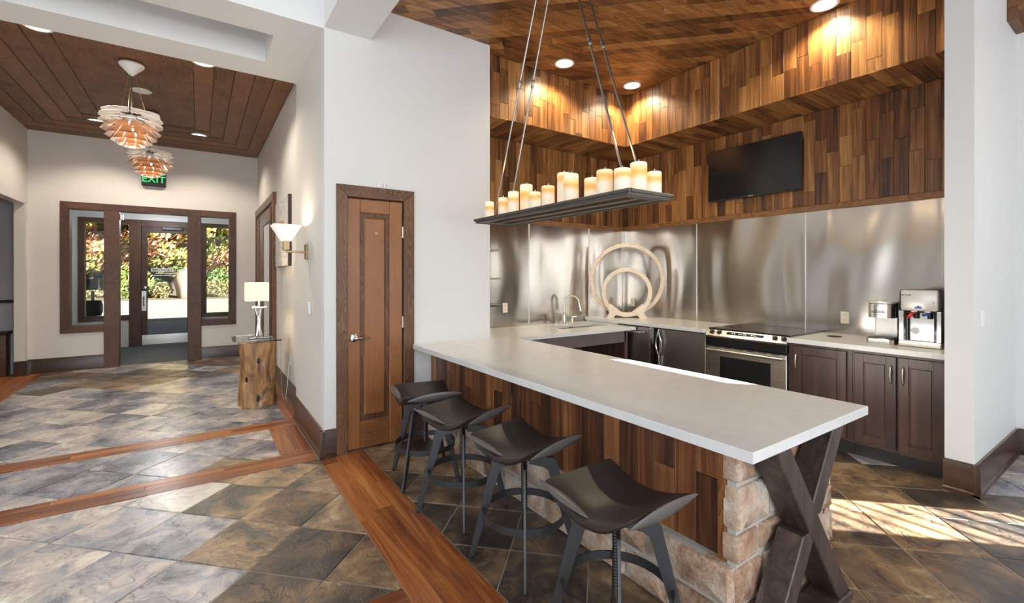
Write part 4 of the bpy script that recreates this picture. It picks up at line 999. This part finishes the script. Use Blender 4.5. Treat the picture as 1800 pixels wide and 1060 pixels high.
for (x, y, zt, dia) in ((2.02, 3.30, 2.102, .075), (2.14, 3.26, 2.125, .080), (2.02, 3.092, 2.107, .075), (2.02, 2.945, 2.134, .085), (2.15, 2.953, 2.204, .100), (2.02, 2.669, 2.088, .089), (2.06, 2.565, 2.120, .093), (2.13, 2.473, 2.205, .096), (2.03, 2.285, 2.150, .098), (2.12, 2.185, 2.116, .098), (2.02, 1.972, 2.115, .098), (2.00, 1.815, 2.091, .096), (2.11, 1.79, 2.136, .096), (2.205, 1.755, 2.088, .084)):
    r = dia/2; z0 = tz+.030; h = zt-z0
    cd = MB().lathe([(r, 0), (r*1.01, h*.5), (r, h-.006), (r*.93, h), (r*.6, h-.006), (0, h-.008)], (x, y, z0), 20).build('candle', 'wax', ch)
    MB().tube([(x, y, zt-.008), (x+.002, y, zt+.01), (x+.006, y+.003, zt+.02)], .0028, 6).build('wick', 'cream', cd)
rods = (((2.08, 3.327, 1.96), (2.08, 2.643, 3.788), (2.08, 2.941, 2.975)), ((2.24, 3.351, 1.96), (2.24, 2.737, 3.788), (2.24, 3.007, 3.044)), ((2.08, 1.842, 1.96), (2.08, 2.413, 3.788), (2.08, 2.166, 2.995)), ((2.24, 1.843, 1.96), (2.24, 2.46, 3.788), (2.24, 2.213, 3.031)))
for a, b_, j in rods:
    a, b_ = Vector(a), Vector(b_); d_ = (b_-a).normalized(); a = a+d_*((tz+.03-a.z)/d_.z)
    L = (b_-a).length; pts = [a+d_*L*i/60 for i in range(61)]
    rd = MB().tube(pts, [.0075 if i % 2 else .0066 for i in range(61)], 8).build('rod', 'rod', ch)
    jj = a+d_*(Vector(j)-a).length
    MB().tube([jj-d_*.035, jj-d_*.02, jj, jj+d_*.02, jj+d_*.035], [.008, .014, .009, .014, .008], 10).build('coupling', 'rod', rd)
B(1.90, 2.27, 2.28, 2.82, 3.775, ZC-.001, .004).build('ceiling_plate', 'iron', ch)
for y in (1.9, 2.5, 3.1): point('candle light', (2.095, y, 2.36), 1.2, (1, .72, .42), .06, ch)

# ------------------------------------------------------------------ recessed lights
def downlight(x, y, z, lab, power, color, spot=2.4, r=.085):
    t = thing('recessed_light', lab, 'light', (x, y, z))
    MB().lathe([(r, 0), (r+.022, 0), (r+.022, -.006), (r+.012, -.009), (r, -.004)], (x, y, z), 28, cap=False).build('trim_ring', 'rim', t)
    MB().lathe([(0, -.001), (r, -.001), (r, -.004), (0, -.004)], (x, y, z), 28, cap=False).build('lens', 'lamp', t)
    point('downlight', (x, y, z-.03), power, color, .05, t, 'SPOT', spot, .5)
WARM = (1, .84, .56)
downlight(3.295, 3.82, ZC, 'round recessed light in the wood ceiling, left of the corner', 75, WARM); downlight(4.36, 3.80, ZC, 'round recessed light in the wood ceiling at the soffit corner', 75, WARM); downlight(4.42, 1.74, ZC, 'round recessed light in the wood ceiling nearest the pillar', 75, WARM)
for x, y, lab in ((-1.20, 5.80, 'recessed hall light at the near left of the oak ceiling'), (.04, 5.80, 'recessed hall light at the near right of the oak ceiling'), (-1.22, 8.86, 'recessed hall light at the far left of the oak ceiling'), (.0, 8.84, 'recessed hall light at the far right of the oak ceiling')): downlight(x, y, ZH+.03, lab, 78, (1, .89, .75))
for x, y in ((-.584, 7.164),): tag(MB().lathe([(0, 0), (.10, 0), (.105, -.006), (.09, -.012), (0, -.012)], (x, y, ZH+.048), 28, cap=False).build('ceiling_speaker', 'plastic'), 'flat white round speaker in the hall ceiling between the pendants', 'speaker')

# ------------------------------------------------------------------ artichoke pendants
def make_pendant():
    t = thing('artichoke_pendant', '', 'pendant', (0, 0, 0))     # origin at the ceiling
    MB().lathe([(.105, 0), (.11, -.015), (.10, -.03), (.02, -.115), (.012, -.125), (0, -.125)], (0, 0, 0), 28).build('canopy', 'plastic', t)
    MB().tube([(0, 0, -.12), (0, 0, -.58)], .006, 8).build('stem', 'iron', t)
    for k in range(3):
        q = 2*PI*k/3+.4; MB().tube([(.03*math.cos(q), .03*math.sin(q), -.11), (.14*math.cos(q), .14*math.sin(q), -.56)], .0025, 6).build('wire', 'brass', t)
    MB().lathe([(.03, -.52), (.05, -.55), (.05, -.66), (.03, -.70)], (0, 0, 0), 16).build('lamp_holder', 'chrome', t)
    MB().lathe([(0, -.69), (.05, -.70), (.06, -.75), (.04, -.80), (0, -.81)], (0, 0, 0), 16, cap=False).build('bulb', 'lamp', t)
    tiers = [(.09, -.520, .150, 3, 'u', 10), (.15, -.555, .115, 10, 'u', 12), (.165, -.600, .105, 20, 'u', 12), (.170, -.640, .105, 44, 'c', 12), (.150, -.690, .105, 54, 'c', 11), (.118, -.735, .100, 60, 'c', 10), (.080, -.775, .090, 66, 'c', 8), (.042, -.81, .07, 72, 'c', 6)]
    # (inner radius, height, length, droop)
    for k, (r, z, L, dr_, kind, n) in enumerate(tiers):
        a = math.radians(dr_); ca_ = math.cos(a); w0 = 2*PI*r/n*.62+.015; w1 = 2*PI*(r+L*ca_)/n*(.86 if kind == 'u' else .95)
        proto = None
        for i in range(n):
            q = 2*PI*(i+.5*(k % 2))/n
            if proto is None:
                m = MB(); ca, sa = math.cos(a), math.sin(a)
                P = [(0, -w0/2), (L, -w1/2), (L*1.01, 0), (L, w1/2), (0, w0/2)]
                vs = [(r+u*ca+hh_*sa, v, z-u*sa+hh_*ca) for hh_ in (.002, 0) for u, v in P]
                m.cur = 0; m.add(vs[:5], [(0, 1, 2, 3, 4)]); m.cur = 1; m.add(vs[5:], [(4, 3, 2, 1, 0)])
                m.cur = 0; m.add(vs, [(j, j+5, (j+1) % 5+5, (j+1) % 5) for j in range(5)])
                proto = m.build('leaf', ['copper', 'copperin'] if kind == 'c' else ['copperin', 'rim'], t, smooth=0); o = proto
            else:
                o = proto.copy(); COL.objects.link(o)
            o.rotation_euler.z = q
    return t
pd = make_pendant()
for i, (x, y, z, lab) in enumerate(((-.59, 6.28, ZH+.03, 'nearer copper artichoke pendant hanging from the oak ceiling'), (-.56, 8.05, ZH+.03, 'farther copper artichoke pendant in front of the exit sign'))):
    o = pd if i == 0 else copy_tree(pd)
    o.location = (x, y, z); tag(o, lab, 'pendant', 'artichoke pendants in the hall')
    point('pendant light', (x, y, z-.74), 8, (1, .75, .48), .05)

# ------------------------------------------------------------------ hall things
ex = thing('exit_sign', 'black exit sign with green letters high on the hall end wall', 'sign', (-.62, YE, 3.09))
ca_ = B(-.79, -.465, YE-.075, YE, 2.985, 3.20, .006).build('case', 'black', ex); text('lettering', 'EXIT', .155, 'exit', (-.628, YE-.0765, 3.092), Matrix.Rotation(PI/2, 3, 'X'), ca_, .001)
em_ = thing('emergency_light', 'pale oval emergency light plate behind the far pendant', 'light', (-.50, YE, 3.43)); B(-.72, -.40, YE-.05, YE, 3.37, 3.49, .03).build('case', 'rim', em_); MB().lathe([(.045, 0), (.045, -.02), (.03, -.03), (0, -.03)], (-.45, YE-.05, 3.43), 18, 'Y').build('lamp_head', 'silver', em_)
sn = thing('wall_sconce', 'brass wall sconce with a flared glass shade on the hall pier', 'sconce', (.84, 4.65, 1.70))
B(.822, .84, 4.605, 4.70, 1.635, 1.775, .004).build('wall_plate', 'brass', sn); MB().box(.655, .825, 4.64, 4.664, 1.694, 1.714, .003).build('arm', 'brass', sn); B(.632, .688, 4.622, 4.682, 1.715, 1.80, .004).build('holder', 'brass', sn)
m = MB(); hx, hy_ = .66, 4.652; vs = []
for s0_, z in ((.040, 1.80), (.118, 1.945), (.114, 1.945), (.036, 1.806)): vs += [(hx-s0_, hy_-s0_, z), (hx+s0_, hy_-s0_, z), (hx+s0_, hy_+s0_, z), (hx-s0_, hy_+s0_, z)]
m.add(vs, [(a*4+i, a*4+(i+1) % 4, (a+1)*4+(i+1) % 4, (a+1)*4+i) for a in range(3) for i in range(4)]+[(12, 13, 14, 15)]); m.build('glass_shade', 'conelit', sn, smooth=0)
point('sconce light', (hx, hy_, 1.90), 5, (1, .84, .62), .03, sn)
ar = thing('wall_art', 'tall grey textured canvas with an orange patch beside the hall door', 'picture', (.9, 6.5, 2.03))
B(.865, .904, 5.95, 7.0, 1.60, 2.45, .003).build('stretcher', 'xleg', ar); cv_ = B(.861, .866, 5.955, 6.995, 1.605, 2.445).build('canvas', 'art', ar); B(.8595, .8612, 6.25, 6.6, 1.95, 2.17).build('painted_patch', 'artspot', cv_)

tb = thing('log_table', 'burl log side table with a clear glass top against the hall wall', 'table', (.555, 6.03, 0))
def loghull(a, b_):
    q = 2*PI*a; zz = b_*.725
    ex_ = .182+.012*math.sin(3*q+1)+.010*math.sin(5*q+7*zz); ey = .155+.010*math.sin(4*q+2+5*zz)
    p_ = 3.4; c, s = math.cos(q), math.sin(q); k_ = (abs(c)**p_+abs(s)**p_)**(-1/p_)
    fl_ = 1-.05*math.sin(PI*b_)+.02*math.sin(9*q+12*b_)
    hol = 1-.20*math.exp(-(((q-3.95+PI) % (2*PI)-PI)/.16)**2-((b_-.42)/.10)**2)-.16*math.exp(-(((q-4.75+PI) % (2*PI)-PI)/.2)**2-((b_-.14)/.13)**2)-.10*math.exp(-(((q-4.95+PI) % (2*PI)-PI)/.15)**2-((b_-.72)/.08)**2)
    return Vector((.555+ex_*c*k_*fl_*hol, 6.03+ey*s*k_*fl_*hol, zz))
m = MB().grid(loghull, 64, 40); n0 = len(m.v); m.add([], []); m.f.append(tuple(range(40*65, 40*65+64))); m.mi.append(0); m.build('log', 'burl', tb, smooth=60)
for q_, zz, rx_, rz_ in ((3.98, .33, .036, .055), (4.62, .10, .026, .045), (4.70, .52, .016, .03)):
    e_ = loghull(q_/(2*PI), zz/.725); bm_ = bmesh.new(); bmesh.ops.create_icosphere(bm_, subdivisions=2, radius=1); dr_ = Vector((math.cos(q_), math.sin(q_), 0)); tn = Vector((-dr_.y, dr_.x, 0))
    for v_ in bm_.verts: c_ = v_.co.copy(); v_.co = e_+dr_*(c_.x*.008)+tn*(c_.y*rx_)+VZ*(c_.z*rz_*(1+.25*c_.y))
    MB().bm(bm_).build('knot_hole', 'black', tb)
gt = [(.31, 5.86), (.36, 5.765), (.77, 5.765), (.80, 5.86), (.80, 6.31), (.75, 6.40), (.36, 6.40), (.31, 6.31)]
MB().slab(gt, .748, .762, None, .002).build('glass_top', 'glass', tb)
for x, y in ((.42, 5.93), (.70, 5.93), (.42, 6.15), (.70, 6.15)): MB().lathe([(.012, .722), (.012, .748)], (x, y, 0), 10).build('spacer', 'silver', tb)
tl = thing('table_lamp', 'crystal table lamp with a lit square linen shade on the log table', 'lamp', (.575, 6.09, .762))
B(.47, .70, 5.97, 6.21, .764, .786, .004).build('foot', 'glass', tl)
m = MB()
for k in range(5):
    q = 2*PI*k/5; m.tube([(.575+.028*math.cos(q), 6.09+.028*math.sin(q), .786), (.575+.012*math.cos(q+1.5), 6.09+.012*math.sin(q+1.5), .93), (.575+.03*math.cos(q+3), 6.09+.03*math.sin(q+3), 1.10)], .010, 8)
m.build('crystal_stem', 'chrome', tl); B(.50, .66, 6.08, 6.10, 1.10, 1.125, .005).build('crystal_bar', 'chrome', tl); MB().lathe([(.015, 1.12), (.015, 1.2)], (.575, 6.09, 0), 10).build('socket', 'chrome', tl)
sh = MB(); s_ = .118; vs = []
for d_ in (s_, s_-.004):
    for z in (1.19, 1.40): vs += [(.555-d_, 6.10-d_*.8, z), (.555+d_, 6.10-d_*.8, z), (.555+d_, 6.10+d_*.8, z), (.555-d_, 6.10+d_*.8, z)]
sh.add(vs, [(i, (i+1) % 4, 4+(i+1) % 4, 4+i) for i in range(4)]+[(8+(i+1) % 4, 8+i, 12+i, 12+(i+1) % 4) for i in range(4)]+[(4+i, 4+(i+1) % 4, 12+(i+1) % 4, 12+i) for i in range(4)]+[(i, 8+i, 8+(i+1) % 4, (i+1) % 4) for i in range(4)])
sh.build('linen_shade', 'shade', tl, smooth=0); point('table lamp light', (.555, 6.10, 1.30), 7, (1, .80, .52), .04, tl)
tag(MB().tube([(.815, 6.22, .74), (.82, 6.22, .70), (.82, 6.15, .2), (.83, 6.12, .015), (.85, 6.02, .012), (.865, 6.0, .2), (.895, 6.06, .45)], .003, 6).build('power_cord', 'silver'), 'thin lamp cord dropping behind the log table to the outlet', 'cord')
# side room through the left opening: low wooden bench with dark seat
bn = thing('side_bench', 'low brown wooden bench in the room left of the hall', 'bench', (-2.9, 9.5, 0)); B(-3.58, -2.34, 9.74, 9.94, .0, .62, .01).build('front_panel', 'frameX', bn); B(-3.59, -2.32, 9.72, 9.945, .62, .66, .005).build('seat_board', 'black', bn); 
tag(B(-3.595, -2.27, 9.90, 9.948, 1.08, 1.12, .004).build('wall_rail', 'black'), 'thin dark rail on the grey wall of the side room', 'rail')

# ------------------------------------------------------------------ outdoors beyond the entry
struct(B(-30, 30, YV+.15, 19, -.1, -.01).build('ground_slab', 'slab')); 
gr = MB().add([(-30, 19, -.01), (30, 19, -.01), (30, 27, .35), (-30, 27, .35), (-30, 60, 3.5), (30, 60, 3.5)], [(0, 1, 2, 3)]); struct(gr.build('ground_path', 'concrete'))
struct(MB().add([(-30, 27, .35), (30, 27, .35), (30, 60, 3.2), (-30, 60, 3.2)], [(0, 1, 2, 3)]).build('ground_bed', 'soil'))
rt = random.Random(5)
def leaf_cloud(c, rx, ry, rz, n, size, m=None, shell=.45):
    m = m or MB(); vs = []; fs_ = []
    for _ in range(n):
        while True:
            p = Vector((rt.uniform(-1, 1), rt.uniform(-1, 1), rt.uniform(-1, 1)))
            if shell < p.length < 1: break
        nrm = Vector((rt.gauss(0, 1), rt.gauss(0, 1), rt.gauss(.4, 1))).normalized(); t1 = nrm.orthogonal().normalized(); t2 = nrm.cross(t1); s = size*rt.uniform(.6, 1.3)
        q = Vector((c[0]+p.x*rx, c[1]+p.y*ry, c[2]+p.z*rz)); k = len(vs)
        vs += [q-t1*s, q-t2*s*.5, q+t1*s, q+t2*s*.5]; fs_.append((k, k+1, k+2, k+3))
    return m.add(vs, fs_)
M['leaf_autumn'] = foliage('autumn leaves', [(.07, .16, .02), (.16, .26, .03), (.42, .36, .06), (.60, .30, .16), (.58, .22, .15), (.30, .30, .05)])
M['leaf_green'] = foliage('green leaves', [(.05, .13, .02), (.11, .25, .03), (.22, .36, .05), (.36, .36, .08)])
M['leaf_lime'] = foliage('lime leaves', [(.22, .36, .06), (.36, .46, .10), (.45, .46, .14)]); M['straw'] = foliage('straw', [(.22, .18, .07), (.30, .25, .10), (.17, .16, .06)]); M['leaf_dark'] = foliage('dark leaves', [(.02, .045, .012), (.04, .08, .02), (.06, .10, .03)])
for x, y, h, rx, mat, lab in ((-4.6, 31, 3.9, 2.3, 'leaf_autumn', 'autumn tree with pink and green leaves seen through the left entry window'), (-1.2, 30.5, 4.0, 2.4, 'leaf_autumn', 'pink and orange autumn tree behind the glass entry door'), (1.6, 31, 3.9, 2.2, 'leaf_autumn', 'autumn tree with yellow and pink leaves seen through the right entry window')):
    t = thing('autumn_tree', lab, 'tree', (x, y, .5))
    MB().tube([(x, y, .5), (x+.1, y, 1.5), (x+.05, y, 3.2)], [.14, .11, .07], 8).build('trunk', 'bark', t)
    m = MB()
    for k in range(16):
        q = rt.uniform(0, 6.28); rr_ = rt.uniform(.3, 1.)*rx*.75; leaf_cloud((x+rr_*math.cos(q), y+rr_*math.sin(q)*.7, h+rt.uniform(-1.9, 2.2)), 1.1, .9, .8, 620, .15, m, .2)
    m.build('foliage', mat, t)['kind'] = 'stuff'
hb = leaf_cloud((-2, 35, 3.2), 14, 1.4, 3.6, 9000, .24, None, 0); tag(hb.build('hedge', 'leaf_dark'), 'dark green hedge bank behind the autumn trees', 'hedge')['kind'] = 'stuff'
for x, y, z, r, hgt, mat, n, lab in ((-2.75, 28.2, 1.15, .95, .85, 'leaf_lime', 1500, 'bright lime juniper shrub behind the glass entry door'), (-1.5, 27.8, .75, .45, .45, 'straw', 500, 'dry straw coloured grass tuft left of the boulder'), (-2.0, 29.0, .9, .9, .5, 'leaf_dark', 700, 'dark low shrub between juniper and boulder'), (.75, 27.8, .85, .75, .45, 'straw', 700, 'pale golden grass mound seen through the right entry window'), (-4.4, 28.0, .8, .8, .5, 'straw', 500, 'dry grass clump seen through the left entry window'), (1.2, 29.4, 1.2, 1.0, .8, 'leaf_green', 700, 'green shrub beyond the golden grass mound')):
    t = thing('garden_shrub', lab, 'shrub', (x, y, .4)); MB().tube([(x, y, .35), (x, y, z)], .04, 6).build('stem', 'bark', t); leaf_cloud((x, y, z), r, r*.7, hgt, n, .07, None, .1).build('foliage', mat, t)['kind'] = 'stuff'
bm = bmesh.new(); bmesh.ops.create_icosphere(bm, subdivisions=3, radius=1)
for v in bm.verts: v.co = Vector((-.62+v.co.x*.38*(1+.12*math.sin(5*v.co.z)), 27.7+v.co.y*.4, 1.05+v.co.z*.85+.06*math.sin(7*v.co.x)))
tag(MB().bm(bm).build('boulder', 'boulder', smooth=40), 'tall pinkish boulder right of the shrubs behind the entry door', 'boulder')

# repeats that belong together
GROUPS = {'recessed_light': 'recessed ceiling lights', 'wall_shelf': 'short steel shelves', 'outlet': 'electrical outlets', 'autumn_tree': 'autumn trees outside the entry', 'garden_shrub': 'shrubs outside the entry', 'base_cabinet': 'espresso base cabinets', 'ring_sculpture': 'wooden ring sculptures', 'number_block': 'white blocks above the closet door', 'back_countertop': 'quartz back counters'}
for o in bpy.data.objects:
    g = GROUPS.get(o.name.split('.')[0])
    if g and o.parent is None and 'category' in o: o['group'] = g
